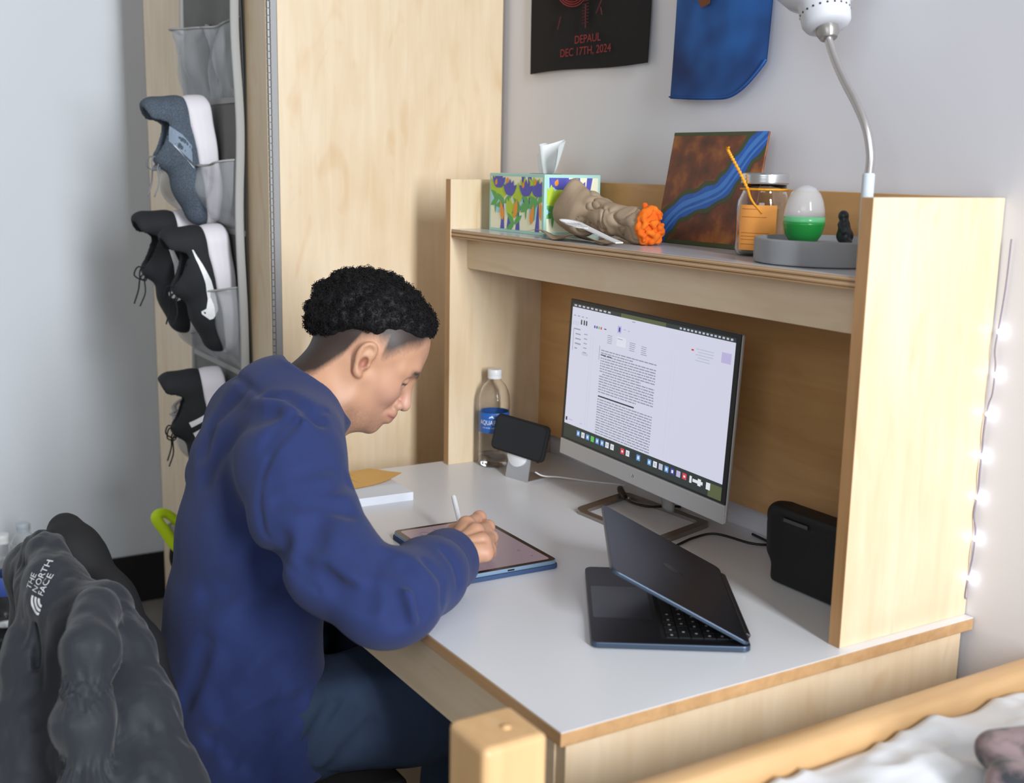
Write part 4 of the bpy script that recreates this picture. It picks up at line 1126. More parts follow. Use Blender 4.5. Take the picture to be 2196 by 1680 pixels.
# right hand, gripping the stylus
W_ = (-.455, .098, .806)
FING = {'index': ([(-.515, .166, .836), (-.5508, .2099, .832), (-.584, .222, .811), (-.600, .2145, .7945)], [.0110, .0098, .0084, .0074]),
        'middle': ([(-.483, .1643, .834), (-.524, .2098, .824), (-.560, .2275, .801), (-.582, .2200, .7865)], [.0112, .0100, .0086, .0076]),
        'ring': ([(-.4586, .161, .826), (-.5032, .2038, .814), (-.527, .2195, .794), (-.547, .2085, .7832)], [.0108, .0096, .0084, .0074]),
        'little': ([(-.4443, .1586, .813), (-.4829, .1896, .803), (-.501, .2035, .789), (-.518, .1955, .7822)], [.0100, .0086, .0076, .0068])}
def f_hand(P):
    d = s_chain(P, [(-.41, .03, .806), W_, (-.470, .122, .810)], [.030, .025, .024], .02)
    for nm, (pts, rs) in FING.items():
        d = smin(d, s_cap(P, (-.466, .116, .812), pts[0], .0185, rs[0] + .003), .016)
    for nm, (pts, rs) in FING.items():
        d = smin(d, s_chain(P, pts, rs, .004), .0065)
        for k in (0, 1): d = smin(d, s_ell(P, pts[k], (rs[k] * 1.13,) * 3), .004)      # knuckles
    d = smin(d, s_chain(P, [(-.485, .112, .808), (-.535, .142, .812), (-.575, .178, .808), (-.598, .2035, .7935)], [.017, .0125, .0105, .0080], .008), .010)
    for a, b_ in ((('index', 'middle')), (('middle', 'ring')), (('ring', 'little'))):   # tendon hollows on the back of the hand
        m0 = (np.array(FING[a][0][0]) + np.array(FING[b_][0][0])) / 2 + np.array([.004, -.003, .011]); m1 = m0 * .55 + np.array(W_) * .45 + np.array([0, 0, .011])
        d = d + .0022 * np.exp(-(s_poly(P, [tuple(m0), tuple(m1)]) / .005) ** 2)
    return d
def f_hand_l(P):
    P = P - np.array([.005, -.066, 0], np.float32)
    d = s_chain(P, [(-1.0, .03, .80), (-.93, .09, .795), (-.90, .115, .790)], [.030, .024, .024], .02)
    d = smin(d, s_ell(P, (-.872, .135, .786), (.036, .036, .020)), .02)
    for k in range(4):
        bx_ = np.array([-.858 - .017 * k, .150 + .006 * k, .790]); 
        d = smin(d, s_chain(P, [tuple(bx_), tuple(bx_ + [.030, .012, .006]), tuple(bx_ + [.050, .008, -.012]), tuple(bx_ + [.052, -.006, -.018])], [.010, .009, .008, .007], .004), .006)
    return smin(d, s_chain(P, [(-.885, .105, .790), (-.850, .105, .785), (-.825, .118, .780)], [.013, .010, .008], .006), .008)

# ---- pullover
TC = [(XM, -.120, .450), (XM, -.128, .56), (XM, -.122, .66), (XM, -.095, .80), (XM, -.072, .905), (XM, -.045, .985)]
TX = [.196, .184, .166, .162, .158, .120]; TY = [.128, .122, .112, .112, .108, .085]
SR = [(-.595, -.092, .966), (-.562, -.100, .952), (-.502, -.106, .900), (-.420, -.094, .844), (-.344, -.056, .810), (-.350, -.034, .812), (-.405, .042, .811), (-.452, .100, .808), (-.463, .120, .808)]
SRr = [.072, .076, .074, .067, .059, .059, .053, .0435, .042]
SL = [(-.865, -.055, .955), (-.905, -.045, .930), (-.985, -.045, .870), (-1.03, -.055, .820), (-.985, -.015, .812), (-.935, .022, .806), (-.915, .034, .803)]
SLr = [.066, .068, .066, .058, .054, .046, .040]
def f_sw0(P):
    d = s_etube(P, TC, TX, TY, (1, 0, 0))
    d = smin(d, s_chain(P, [(XM - .120, -.052, .960), (XM, -.050, 1.000), (XM + .125, -.076, .978)], [.056, .066, .064], .02), .05)
    d = smin(d, s_chain(P, SR, SRr, .02), .045)
    d = smin(d, s_chain(P, SL, SLr, .02), .045)
    return d
CA = np.array([.05, .70, .71]); CA /= np.linalg.norm(CA)                   # collar axis
CC = np.array([XM + .010, -.018, 1.006])
def f_collar(P):
    q = P - CC.astype(np.float32); h = q @ CA.astype(np.float32); e1 = np.array([1, 0, 0.]) - CA * CA[0]; e1 /= np.linalg.norm(e1); e2 = np.cross(CA, e1)
    x = q @ e1.astype(np.float32); y = q @ e2.astype(np.float32)
    sc_ = 1 - 1.6 * np.clip(h + .02, -.04, .05)
    r = np.sqrt((x / (.081 * sc_)) ** 2 + (y / (.083 * sc_)) ** 2); d = (r - 1) * .081
    return smax(np.abs(d) - .0045, np.abs(h + .012) - .042, .006)
FOLDS = [
    ([(-.562, -.044, 1.029), (-.536, -.076, 1.028), (-.524, -.102, 1.024), (-.513, -.124, 1.012), (-.51, -.142, .998), (-.505, -.154, .979), (-.501, -.166, .96), (-.491, -.173, .944), (-.482, -.178, .927), (-.473, -.179, .91), (-.468, -.178, .891), (-.457, -.173, .877), (-.444, -.169, .864), (-.411, -.165, .857), (-.387, -.158, .847), (-.375, -.151, .841), (-.364, -.142, .834)], 0.0042, 0.0045),
    ([(-.436, -.168, .85), (-.569, -.117, .769), (-.571, -.115, .737), (-.568, -.118, .71), (-.563, -.121, .683), (-.561, -.121, .659), (-.559, -.121, .635), (-.555, -.121, .612), (-.548, -.123, .586), (-.543, -.124, .558)], 0.0036, 0.0045),
    ([(-.312, -.055, .868), (-.298, -.063, .855), (-.289, -.069, .842), (-.282, -.066, .827), (-.28, -.06, .81)], 0.011, 0.013),
    ([(-.312, -.039, .867), (-.299, -.035, .855), (-.29, -.028, .841), (-.285, -.029, .829), (-.283, -.029, .816)], 0.01, 0.011),
    ([(-.319, -.044, .871), (-.305, -.045, .863), (-.295, -.045, .853)], 0.01, 0.01),
    ([(-.334, -.058, .877), (-.325, -.072, .871), (-.32, -.084, .865), (-.311, -.091, .852), (-.304, -.097, .839)], 0.008, 0.016),
    ([(-.298, -.056, .857), (-.29, -.052, .847), (-.285, -.047, .836), (-.281, -.046, .823), (-.28, -.044, .809)], -0.006, 0.01),
    ([(-.453, -.156, .937), (-.437, -.138, .937), (-.427, -.117, .935), (-.418, -.098, .929), (-.412, -.078, .921)], 0.007, 0.013),
    ([(-.449, -.136, .951), (-.441, -.116, .95), (-.438, -.094, .948), (-.447, -.075, .949), (-.469, -.049, .945)], 0.0055, 0.012),
    ([(-.474, -.158, .953), (-.464, -.143, .96), (-.46, -.125, .965), (-.461, -.103, .969), (-.471, -.077, .97)], 0.004, 0.013),
    ([(-.404, -.127, .912), (-.395, -.134, .901), (-.387, -.14, .89), (-.383, -.147, .878), (-.383, -.152, .865)], 0.008, 0.018),
    ([(-.361, -.135, .861), (-.351, -.127, .851), (-.339, -.121, .842), (-.32, -.11, .839), (-.304, -.099, .835)], 0.009, 0.015),
    ([(-.38, -.145, .875), (-.367, -.136, .87), (-.356, -.126, .866), (-.343, -.114, .859), (-.325, -.103, .854)], -0.006, 0.014),
    ([(-.327, .002, .861), (-.319, .01, .849), (-.32, .022, .833), (-.311, .017, .824), (-.307, .015, .812)], 0.005, 0.009),
    ([(-.367, .047, .858), (-.358, .051, .849), (-.353, .057, .839), (-.348, .058, .828), (-.347, .06, .815)], 0.003, 0.006),
    ([(-.623, -.113, 1.045), (-.606, -.105, 1.049), (-.596, -.094, 1.05), (-.57, -.088, 1.045), (-.554, -.079, 1.038), (-.541, -.074, 1.03), (-.53, -.069, 1.022)], 0.008, 0.01),
    ([(-.635, -.126, 1.036), (-.59, -.122, 1.041), (-.569, -.11, 1.041), (-.544, -.103, 1.034), (-.526, -.093, 1.025)], -0.005, 0.01),
    ([(-.565, -.129, 1.032), (-.579, -.143, 1.025), (-.61, -.153, 1.015), (-.66, -.156, .982), (-.686, -.169, .955), (-.688, -.179, .935), (-.7, -.186, .913)], 0.006, 0.02),
    ([(-.534, -.067, 1.024), (-.534, -.084, 1.028), (-.538, -.099, 1.032), (-.53, -.117, 1.025), (-.527, -.132, 1.018), (-.52, -.143, 1.007), (-.517, -.152, .996)], 0.004, 0.01),
    ([(-.714, -.128, 1.033), (-.734, -.141, 1.01), (-.758, -.154, .986), (-.741, -.168, .967), (-.731, -.18, .946)], 0.007, 0.018),
    ([(-.435, -.166, .88), (-.446, -.169, .861), (-.573, -.131, .799), (-.58, -.146, .788), (-.59, -.16, .775), (-.602, -.173, .768), (-.618, -.185, .759)], 0.007, 0.018),
    ([(-.584, -.149, .807), (-.596, -.166, .791), (-.612, -.181, .772), (-.63, -.192, .758), (-.648, -.204, .744)], 0.005, 0.018),
    ([(-.572, -.121, .733), (-.576, -.143, .724), (-.584, -.163, .714), (-.589, -.179, .697), (-.598, -.194, .679)], 0.006, 0.02),
    ([(-.548, -.128, .588), (-.549, -.149, .583), (-.555, -.169, .575), (-.565, -.188, .565), (-.58, -.204, .551), (-.6, -.219, .535)], 0.01, 0.012),
    ([(-.556, -.091, .589), (-.548, -.112, .585), (-.546, -.132, .578), (-.547, -.15, .569), (-.554, -.17, .559), (-.566, -.189, .546), (-.584, -.206, .529)], 0.01, 0.01),
    ([(-.546, -.117, .574), (-.544, -.142, .559), (-.551, -.164, .54), (-.561, -.18, .524), (-.576, -.195, .505)], 0.01, 0.011),
    ([(-.55, -.097, .568), (-.543, -.121, .552), (-.545, -.142, .531), (-.551, -.159, .515), (-.56, -.174, .498)], 0.008, 0.01),
    ([(-.567, -.125, .701), (-.569, -.146, .688), (-.575, -.166, .674), (-.586, -.185, .657), (-.594, -.197, .635), (-.603, -.21, .613)], 0.007, 0.022),
    ([(-.627, -.215, .675), (-.634, -.223, .643), (-.64, -.231, .612), (-.644, -.236, .599), (-.649, -.241, .585)], 0.006, 0.016),
    ([(-.561, -.128, .652), (-.561, -.143, .636), (-.563, -.158, .62), (-.572, -.182, .607), (-.586, -.204, .59)], 0.006, 0.018)]
#FOLDS#
def f_sweater(P):
    d = f_sw0(P)
    d = grooves(P, d, FOLDS, 2.3)
    d = d + .0016 * g_noise(P * np.array([1, 1, .55], np.float32), 26, 3) + .0022 * g_noise(P, 11, 6)
    # hollow collar opening
    hole = s_cap(P, tuple(CC - CA * .03), tuple(CC + CA * .08), .068, .070)
    d = smax(d, -hole, .006)
    q = P - CC.astype(np.float32); h = q @ CA.astype(np.float32); rr = np.linalg.norm(q - h[:, None] * CA.astype(np.float32), axis=1)
    d = d + .006 * np.exp(-((h + .036) / .007) ** 2 - ((rr - .094) / .022) ** 2)
    d = smin(d, f_collar(P), .005)
    # cut at the cuffs
    for c0, ax_ in (((-.4600, .1160, .810), (-.53, .85, -.02)), ((-.918, .033, .803), (.75, .5, -.1))):
        n_ = np.array(ax_, np.float32); n_ /= np.linalg.norm(n_); q = P - np.array(c0, np.float32); h = q @ n_; near = np.linalg.norm(q, axis=1) < .075
        d = np.where(near, smax(d, h, .006), d)
        rad = np.linalg.norm(q - h[:, None] * n_, axis=1)
        cav = np.maximum(rad - .034, -(h + .03)); d = np.where(near, smax(d, -cav, .003), d)
        d = np.where(near, d + .0018 * np.exp(-((h + .050) / .0035) ** 2), d)
    d = smax(d, .446 - P[:, 2] - .02 * np.clip((P[:, 1] + .1) * 3, -1, 1), .01)
    return d

# ---- trousers
def f_trousers(P):
    d = s_etube(P, [(XM, -.110, .47), (XM, -.112, .56)], [.165, .158], [.118, .108], (1, 0, 0))
    for kx, kn, ft, r0 in ((-.632, (-.585, .315, .525), (-.600, .30, .10), .086), (-.838, (-.880, .330, .565), (-.87, .33, .10), .086)):
        d = smin(d, s_chain(P, [(kx, -.090, .515), ((kx + kn[0]) / 2, .11, .525), kn], [r0, .104, .086], .03), .035)
        d = smin(d, s_chain(P, [kn, ((kn[0] + ft[0]) / 2, kn[1] + .02, .33), ft], [.064, .060, .055], .03), .02)
    d = grooves(P, d, TFOLDS, 1.5)
    d = d + .0018 * g_noise(P, 30, 2) + .002 * g_noise(P, 13, 9)
    return smax(smax(d, P[:, 2] - .60, .01), .10 - P[:, 2], .01)
TFOLDS = [
    ([(-0.647, -0.032, 0.6), (-0.624, -0.035, 0.6), (-0.604, -0.038, 0.599), (-0.577, -0.045, 0.594), (-0.563, -0.047, 0.582), (-0.561, -0.044, 0.576), (-0.56, -0.04, 0.569)], 0.0035, 0.0045),
    ([(-0.558, -0.037, 0.569), (-0.555, -0.049, 0.554), (-0.552, -0.062, 0.539), (-0.548, -0.073, 0.521), (-0.548, -0.083, 0.502), (-0.547, -0.087, 0.492), (-0.55, -0.089, 0.48)], 0.008, 0.01),
    ([(-0.543, -0.017, 0.558), (-0.541, -0.031, 0.546), (-0.54, -0.044, 0.534), (-0.539, -0.058, 0.515), (-0.542, -0.069, 0.494)], 0.006, 0.01),
    ([(-0.53, 0.009, 0.538), (-0.531, -0.006, 0.525), (-0.533, -0.022, 0.512), (-0.538, -0.036, 0.492), (-0.549, -0.048, 0.469)], 0.006, 0.012),
    ([(-0.559, -0.049, 0.565), (-0.555, -0.064, 0.55), (-0.553, -0.077, 0.533), (-0.55, -0.088, 0.516), (-0.549, -0.098, 0.499)], 0.008, 0.01),
    ([(-0.55, -0.117, 0.497), (-0.55, -0.095, 0.483), (-0.553, -0.072, 0.467), (-0.569, -0.033, 0.446)], 0.003, 0.005)]
#TFOLDS#
# ---- materials of the person
def attr_mat(name, rough=.5, sss=.12, bump=None):
    m = bpy.data.materials.new(name); m.use_nodes = True; nt = m.node_tree; b = nt.nodes['Principled BSDF']
    at = nt.nodes.new('ShaderNodeAttribute'); at.attribute_name = 'tone'
    nt.links.new(at.outputs['Color'], b.inputs['Base Color']); b.inputs['Roughness'].default_value = rough
    b.inputs['Subsurface Weight'].default_value = sss; b.inputs['Subsurface Radius'].default_value = (.012, .004, .002); b.inputs['Subsurface Scale'].default_value = .4
    tc = nt.nodes.new('ShaderNodeTexCoord'); n = nt.nodes.new('ShaderNodeTexNoise'); n.inputs['Scale'].default_value = 700; bp = nt.nodes.new('ShaderNodeBump')
    bp.inputs['Strength'].default_value = .12; bp.inputs['Distance'].default_value = .001
    nt.links.new(tc.outputs['Object'], n.inputs[0]); nt.links.new(n.outputs[0], bp.inputs['Height']); nt.links.new(bp.outputs[0], b.inputs['Normal'])
    return m
SKIN = attr_mat('skin')
def skin_tone(V):
    P = V.astype(np.float32); q = to_head(P); a, l, b_ = q[:, 0], np.abs(q[:, 1]), q[:, 2]
    col = np.tile(np.array(C(198, 150, 120)[:3]), (len(V), 1))
    def mixc(c, w): 
        nonlocal col
        w = np.clip(w, 0, 1)[:, None]; col = col * (1 - w) + np.array(c[:3]) * w
    head = (np.linalg.norm(q, axis=1) < .2)
    col = col * (1 + .05 * g_noise(P, 60, 2) + .05 * g_noise(P, 22, 4))[:, None]
    ss = lambda x, e0, e1: np.clip((x - e0) / (e1 - e0), 0, 1) ** 2 * (3 - 2 * np.clip((x - e0) / (e1 - e0), 0, 1))
    S = np.stack([a, l, b_], 1)
    mixc(C(212, 160, 148), head * np.exp(-(np.linalg.norm(S - np.array([.068, .040, -.028]), axis=1) / .03) ** 2) * .45)     # cheek
    mixc(C(216, 172, 160), head * np.exp(-(np.linalg.norm(S - np.array([.108, .0, -.030]), axis=1) / .018) ** 2) * .7)      # nose
    beard = ss(-b_, .050, .085) * ss(a, -.01, .02) * (1 - ss(a, .115, .12)); mixc(C(128, 96, 80), head * beard * (.42 + .2 * g_noise(P, 500, 1)))
    mixc(C(128, 96, 80), head * np.exp(-((b_ + .047) / .007) ** 2) * ss(a, .07, .085) * .25)
    SL_ = S * np.array([0, 1, 1], np.float32); fl_ = ss(a, .068, .076)
    lips = fl_ * np.exp(-(np.minimum(s_poly(SL_, [(0, 0, -.0550), (0, .009, -.0556), (0, .021, -.0605)]), s_poly(SL_, [(0, 0, -.0660), (0, .009, -.0655), (0, .020, -.0615)])) / .0052) ** 4)
    mixc(C(164, 104, 98), head * lips * .6)
    mixc(C(110, 60, 56), head * fl_ * np.exp(-(s_poly(SL_, [(0, 0, -.0600), (0, .022, -.0610)]) / .0015) ** 2) * .85)
    nost = np.exp(-(np.linalg.norm((S - np.array([.1015, .0075, -.0455])) / np.array([.0075, .0045, .0065]), axis=1)) ** 4); mixc(C(96, 50, 44), head * nost * .9)
    S2 = S * np.array([0, 1, 1], np.float32); fr = ss(a, .055, .065)
    brow = fr * np.exp(-(s_poly(S2, [(0, .010, .0190), (0, .026, .0255), (0, .048, .0235)]) / .0050) ** 2); mixc(C(40, 30, 28), head * brow * (.95 + .25 * g_noise(P, 420, 8)))
    eye = fr * np.exp(-(np.linalg.norm((S2 - np.array([0, .032, -.0020])) / np.array([1, .0115, .0030]), axis=1)) ** 4); mixc(C(210, 196, 190), head * eye)
    iris = fr * np.exp(-(np.linalg.norm((S2 - np.array([0, .031, -.0022])) / np.array([1, .0055, .0034]), axis=1)) ** 4); mixc(C(34, 24, 20), head * iris)
    lash = fr * np.exp(-(s_poly(S2, [(0, .0190, .0005), (0, .030, .0016), (0, .0470, -.0012)]) / .0026) ** 2); mixc(C(36, 26, 24), head * lash * .95)
    mixc(C(150, 104, 88), head * np.exp(-(s_poly(S, [(.0880, .022, .0105), (.0895, .032, .0120), (.0800, .046, .0095)]) / .003) ** 2) * .5)
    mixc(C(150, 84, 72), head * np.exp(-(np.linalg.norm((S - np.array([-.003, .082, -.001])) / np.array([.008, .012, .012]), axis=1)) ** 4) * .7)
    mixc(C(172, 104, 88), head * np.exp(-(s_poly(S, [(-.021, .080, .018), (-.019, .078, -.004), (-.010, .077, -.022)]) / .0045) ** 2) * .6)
    # clipped hair fading into the skin
    ear = np.exp(-(((a + .008) / .017) ** 2 + ((b_ - .004) / .040) ** 2) ** 3) * (l > .04)
    low = np.interp(a, [-.14, -.09, -.062, -.038, -.028, .014, .020, .028, .050, .072, .082, .09], [-.104, -.096, -.068, -.020, .022, .030, .010, .012, .036, .050, .066, .076])
    dens = ss(b_ - low, -.010, .046); dens = dens * (1 - ear) * (a < .088)
    strand = .5 + .5 * g_noise(np.stack([P[:, 0] * 1, P[:, 1], P[:, 2]], 1) @ np.array([[1, .3, 0], [0, 1, .4], [.3, 0, .35]], np.float32), 620, 5)
    mixc(C(30, 28, 30), head * np.clip(dens * np.interp(a, [-.06, .0], [1.6, 1.2]) - .35 * strand * (1 - dens) * (dens > .02), 0, .94))
    hand = (P[:, 0] > -.62) & (P[:, 2] < .86) & (P[:, 1] > .08)
    kn = np.zeros(len(P))
    for pts, rs in FING.values():
        for k in (0, 1): kn = np.maximum(kn, np.exp(-(np.linalg.norm(P - np.array(pts[k], np.float32), axis=1) / .014) ** 2))
    mixc(C(206, 150, 132), hand * kn * .5)
    return col
def add_tone(o, col):
    at = o.data.color_attributes.new('tone', 'FLOAT_COLOR', 'POINT'); at.data.foreach_set('color', np.c_[col, np.ones(len(col))].astype(np.float32).ravel())

PV, PF = [], []
def addnet(f, lo, hi, h, relax=1):
    V, F = nets(f, lo, hi, h)
    for _ in range(relax):
        s = np.zeros_like(V); c = np.zeros(len(V))
        for i in range(4): np.add.at(s, F[:, i], V[F[:, (i + 1) % 4]] + V[F[:, i - 1]]); np.add.at(c, F[:, i], 2)
        V = V * .5 + .5 * s / np.maximum(c, 1)[:, None]
    n = sum(len(v) for v in PV); PV.append(V); PF.append(F + n)
addnet(f_headneck, (-.90, -.12, .90), (-.55, .26, 1.24), .0019)
addnet(f_hand, (-.63, .05, .765), (-.40, .25, .865), .0014)
addnet(f_hand_l, (-.98, -.02, .762), (-.78, .14, .83), .003)
def f_inner(P):                                              # the body under the clothes
    d = s_etube(P, TC[:-1] + [(XM, -.04, .96)], [v - .03 for v in TX], [v - .03 for v in TY], (1, 0, 0))
    d = smin(d, s_chain(P, SR[:-2], [.05, .05, .048, .045, .042, .04, .032]), .03); d = smin(d, s_chain(P, SL[:-2], [.05, .05, .045, .04, .032]), .03)
    for kx, kn, ft in ((-.632, (-.585, .315, .545), (-.600, .30, .10)), (-.838, (-.880, .330, .565), (-.87, .33, .10))):
        d = smin(d, s_chain(P, [(kx, -.09, .52), kn, ft], [.07, .05, .04], .03), .03)
        d = smin(d, s_cap(P, (ft[0], ft[1] - .02, .045), (ft[0], ft[1] + .16, .035), .04, .032), .02); d = smin(d, s_cap(P, ft, (ft[0], ft[1], .05), .038, .036), .02)
    return d
addnet(f_inner, (-1.12, -.25, 0), (-.30, .56, 1.04), .010)
V = np.concatenate(PV); F = np.concatenate(PF)
b = MB(); b.v = [tuple(v) for v in V]; b.f = [tuple(q) for q in F.tolist()]; b.m = [0] * len(F)
person = b.build('person', [SKIN], smooth=True, base=(XM, 0, 0), label='person in a navy pullover leaning over the desk and writing on the tablet', cat='person')
add_tone(person, skin_tone(V))

NAVY = mat('navy_knit', C(31, 45, 93), rough=.88, bump=(1400, .35), sheen=.08, var=(18, C(37, 52, 104), .3))
nets_obj('pullover', f_sweater, (-1.16, -.28, .43), (-.25, .16, 1.11), .0036, [NAVY], person)
JEAN = mat('dark_jeans', C(44, 60, 84), rough=.9, bump=(1200, .4), var=(10, C(36, 50, 74), .3))
nets_obj('trousers', f_trousers, (-1.0, -.26, .08), (-.48, .43, .62), .0055, [JEAN], person)

# ---- hair: a noisy cap of tight curls
def cb(a): return np.interp(a, [-.13, -.115, -.10, -.046, 0, .02, .060, .080, .105], [-.040, -.034, -.024, .024, .048, .056, .058, .066, .066])
def f_hair(P):
    q = to_head(P); d = s_ell(q, (-.014, 0, .052), (.113, .088, .092))
    d = d + .0045 * g_noise(P, 85, 1) + .004 * g_noise(P, 45, 2) + .003 * g_noise(P, 170, 7)
    d = smin(d, s_ell(q, (.060, 0, .092), (.024, .052, .024)) + .003 * g_noise(P, 90, 4), .02)
    d = smax(d, cb(q[:, 0]) + .007 * g_noise(P, 60, 3) - q[:, 2], .045)
    face = s_ell(q, (.070, 0, .045), (.028, .064, .030))
    return smax(d, -face, .006)
HAIR = mat('black_curls', C(22, 21, 23), rough=.62, spec=.3)
hair, HV = nets_obj('hair', f_hair, (-.92, -.10, .98), (-.55, .28, 1.27), .0026, [HAIR], person)
rg = np.random.default_rng(5); outer = []
q = to_head(HV.astype(np.float32)); keep = np.where(f_head(HV.astype(np.float32)) > .004)[0]
pick = rg.choice(keep, 5200, replace=True); cv = MB(); vv = []; ff = []
for i in pick:
    c = HV[i]; n = (c - HO - HB @ np.array([-.008, 0, .05])); n = n / np.linalg.norm(n) + rg.normal(0, .5, 3); n /= np.linalg.norm(n)
    t = np.cross(n, rg.normal(0, 1, 3)); t /= np.linalg.norm(t); u_ = np.cross(n, t)
    r_ = rg.uniform(.0016, .0036); L = rg.uniform(.003, .008); ph = rg.uniform(0, 6.28); tu = rg.uniform(5, 9); base = len(vv); ns = 9
    for k in range(ns):
        s = k / (ns - 1); an = ph + tu * s; p_ = c - n * .002 + n * L * s + (t * math.cos(an) + u_ * math.sin(an)) * r_
        d1 = (t * math.cos(an) + u_ * math.sin(an)); w_ = .00042
        vv += [tuple(p_ + d1 * w_), tuple(p_ + n * w_), tuple(p_ - d1 * w_ - n * w_)]
    for k in range(ns - 1):
        for j in range(3): ff.append((base + 3 * k + j, base + 3 * k + (j + 1) % 3, base + 3 * k + 3 + (j + 1) % 3, base + 3 * k + 3 + j))
cv.v = vv; cv.f = ff; cv.m = [0] * len(ff)
cv.build('curls', [HAIR], hair, smooth=True, kind='stuff')
# ------------------------------------------------------------------ hanging shoe organiser on the wardrobe
og = thing('shoe_organizer', 'grey hanging shoe organiser with clear pockets on the wardrobe door', 'organizer', (-1.66, .14, .2))
OGF = mat('organizer_fabric', C(128, 128, 126), rough=.95, var=(9, C(112, 112, 110)), bump=(700, .3))
OGT = mat('organizer_trim', C(168, 168, 166), rough=.9, bump=(500, .2))
VIN = mat('clear_vinyl', C(196, 200, 204), rough=.18, alpha=.46, spec=.7, bump=(26, .9))
nx, nz = 16, 60; vv = []; ff = []
for s in (0, 1):
    for i in range(nx):
        for j in range(nz):
            u, w_ = i / (nx - 1), j / (nz - 1); vv.append((-1.855 + .41 * u, .148 - .006 * math.sin(5 * u + 3 * w_ * 6) * .5 - .004 * s, .22 + 1.95 * w_))
for i in range(nx - 1):
    for j in range(nz - 1):
        a = i * nz + j; ff.append((a, a + 1, a + nz + 1, a + nz)); b_ = a + nx * nz; ff.append((b_, b_ + nz, b_ + nz + 1, b_ + 1))
MB().add(vv, ff).build('backing', OGF, og, smooth=True)
ed = MB(); pts = [(-1.445 + .002 * math.sin(i * 1.3), .133 - .003 * math.sin(i * .9 + 1), 2.17 - i * .065) for i in range(31)]
ed.tube(bez(pts, 90), .010, 8, flat=.4); ed.build('edge_binding', OGT, og, smooth=True)
ed = MB(); ed.tube([(p[0] - .402, p[1] + .008, p[2]) for p in bez(pts, 60)], .006, 6); ed.build('edge_binding', OGT, og, smooth=True)
def pocket(x0, x1, zt, zb, bulge, seed, dip=0.0):
    m = MB(); nx, nz = 18, 16; vv = []; ff = []
    for i in range(nx):
        for j in range(nz):
            u, w_ = i / (nx - 1), j / (nz - 1)
            e = math.sin(math.pi * u) ** .6 * (1 - (1 - w_) ** 3)
            x = x0 + (x1 - x0) * u + .008 * math.sin(9 * w_ + seed) * math.sin(math.pi * u); z = zb + (zt - zb + dip * math.sin(math.pi * u)) * w_
            n_ = .010 * math.sin(7 * u + 4 * w_ + seed) + .006 * math.sin(15 * u - 6 * w_ + 2 * seed)
            vv.append((x, .140 - bulge * e - n_ * e, z))
    for i in range(nx - 1):
        for j in range(nz - 1):
            a = i * nz + j; ff.append((a, a + nz, a + nz + 1, a + 1))
    P_ = m.add(vv, ff).build('pocket', VIN, og, smooth=True)
    top = [vv[i * nz + nz - 1] for i in range(nx)]
    MB().tube([(p[0], p[1] - .001, p[2]) for p in top], .006, 6, flat=.4).build('pocket_hem', OGT, P_, smooth=True)
for k, (zt, zb) in enumerate(((1.675, 1.515), (1.385, 1.235), (1.115, .925), (.815, .64), (.53, .34))):
    pocket(-1.85, -1.655, zt - .006, zb, .085 if k else .04, k * 1.7, -.02 if k else 0)
    pocket(-1.655, -1.452, zt, zb, .060 if k else .02, k * 2.3 + 1, -.015)
    box('seam_band', (-1.852, .1405, zb - .012), (-1.45, .1435, zb), OGT, og)

# ------------------------------------------------------------------ shoes
def f_upper(P):
    d = s_chain(P, [(.042, 0, .066), (.11, 0, .064), (.19, 0, .052), (.245, 0, .044)], [.038, .043, .044, .036], .02)
    d = smin(d, s_cap(P, (.034, 0, .075), (.030, 0, .118), .036, .034), .02)
    d = smin(d, s_cap(P, (.10, 0, .075), (.125, 0, .108), .032, .024), .03)
    d = smax(d, .034 - P[:, 2], .006)
    op = s_chain(P, [(.045, 0, .150), (.055, 0, .085), (.090, 0, .090), (.105, 0, .128)], [.029, .027, .025, .018], .01)
    d = smax(d, -op, .004)
    return smax(d, (P[:, 2] - .128) - .30 * np.abs(P[:, 0] - .065), .006)
def f_sole(P):
    Q = P * np.array([1, 1, 0], np.float32)
    fl = s_chain(Q, [(.040, 0, 0), (.11, .002, 0), (.19, 0, 0), (.243, -.003, 0)], [.040, .040, .046, .040], .03)
    thick = np.interp(P[:, 0], [0, .06, .18, .28], [.056, .052, .042, .038]); lift = np.interp(P[:, 0], [-.01, .02, .22, .29], [.006, 0, 0, .014])
    d = smax(fl - .003 * np.sin(np.clip(P[:, 2] - lift, 0, .055) / .055 * 3.14), np.maximum(P[:, 2] - thick, lift - P[:, 2]), .008)
    return d + .0008 * np.exp(-((P[:, 2] - .030) / .0016) ** 2)
UPM = [nets(f_upper, (-.02, -.06, .02), (.30, .06, .16), .0034), nets(f_sole, (-.02, -.07, -.01), (.31, .07, .075), .0034)]
def side_y(x, z, sg):
    ys = np.linspace(.075, 0, 160, dtype=np.float32); v_ = f_upper(np.stack([np.full(160, x), sg * ys, np.full(160, z)], 1).astype(np.float32))
    k = np.where(v_ < 0)[0]; return sg * float(ys[k[0]] if len(k) else .03)
def strip_mark(m, rows, sg, off=.0009):
    """quad strip on the shoe side: rows of ((x,z),(x,z))"""
    R2 = []
    for i in range(len(rows) - 1):
        for k in range(4):
            t = k / 4; R2.append([tuple(np.array(rows[i][j]) * (1 - t) + np.array(rows[i + 1][j]) * t) for j in (0, 1)])
    R2.append(rows[-1]); vv = []
    for (x0, z0), (x1, z1) in R2:
        for k in range(3):
            t = k / 2; x = x0 + (x1 - x0) * t; z = z0 + (z1 - z0) * t + .014; vv.append((x, side_y(x, z, sg) + sg * off, z))
    q = [(3 * i + k, 3 * i + k + 1, 3 * i + k + 4, 3 * i + k + 3) for i in range(len(R2) - 1) for k in (0, 1)]
    m.add(vv, q if sg < 0 else [f[::-1] for f in q])
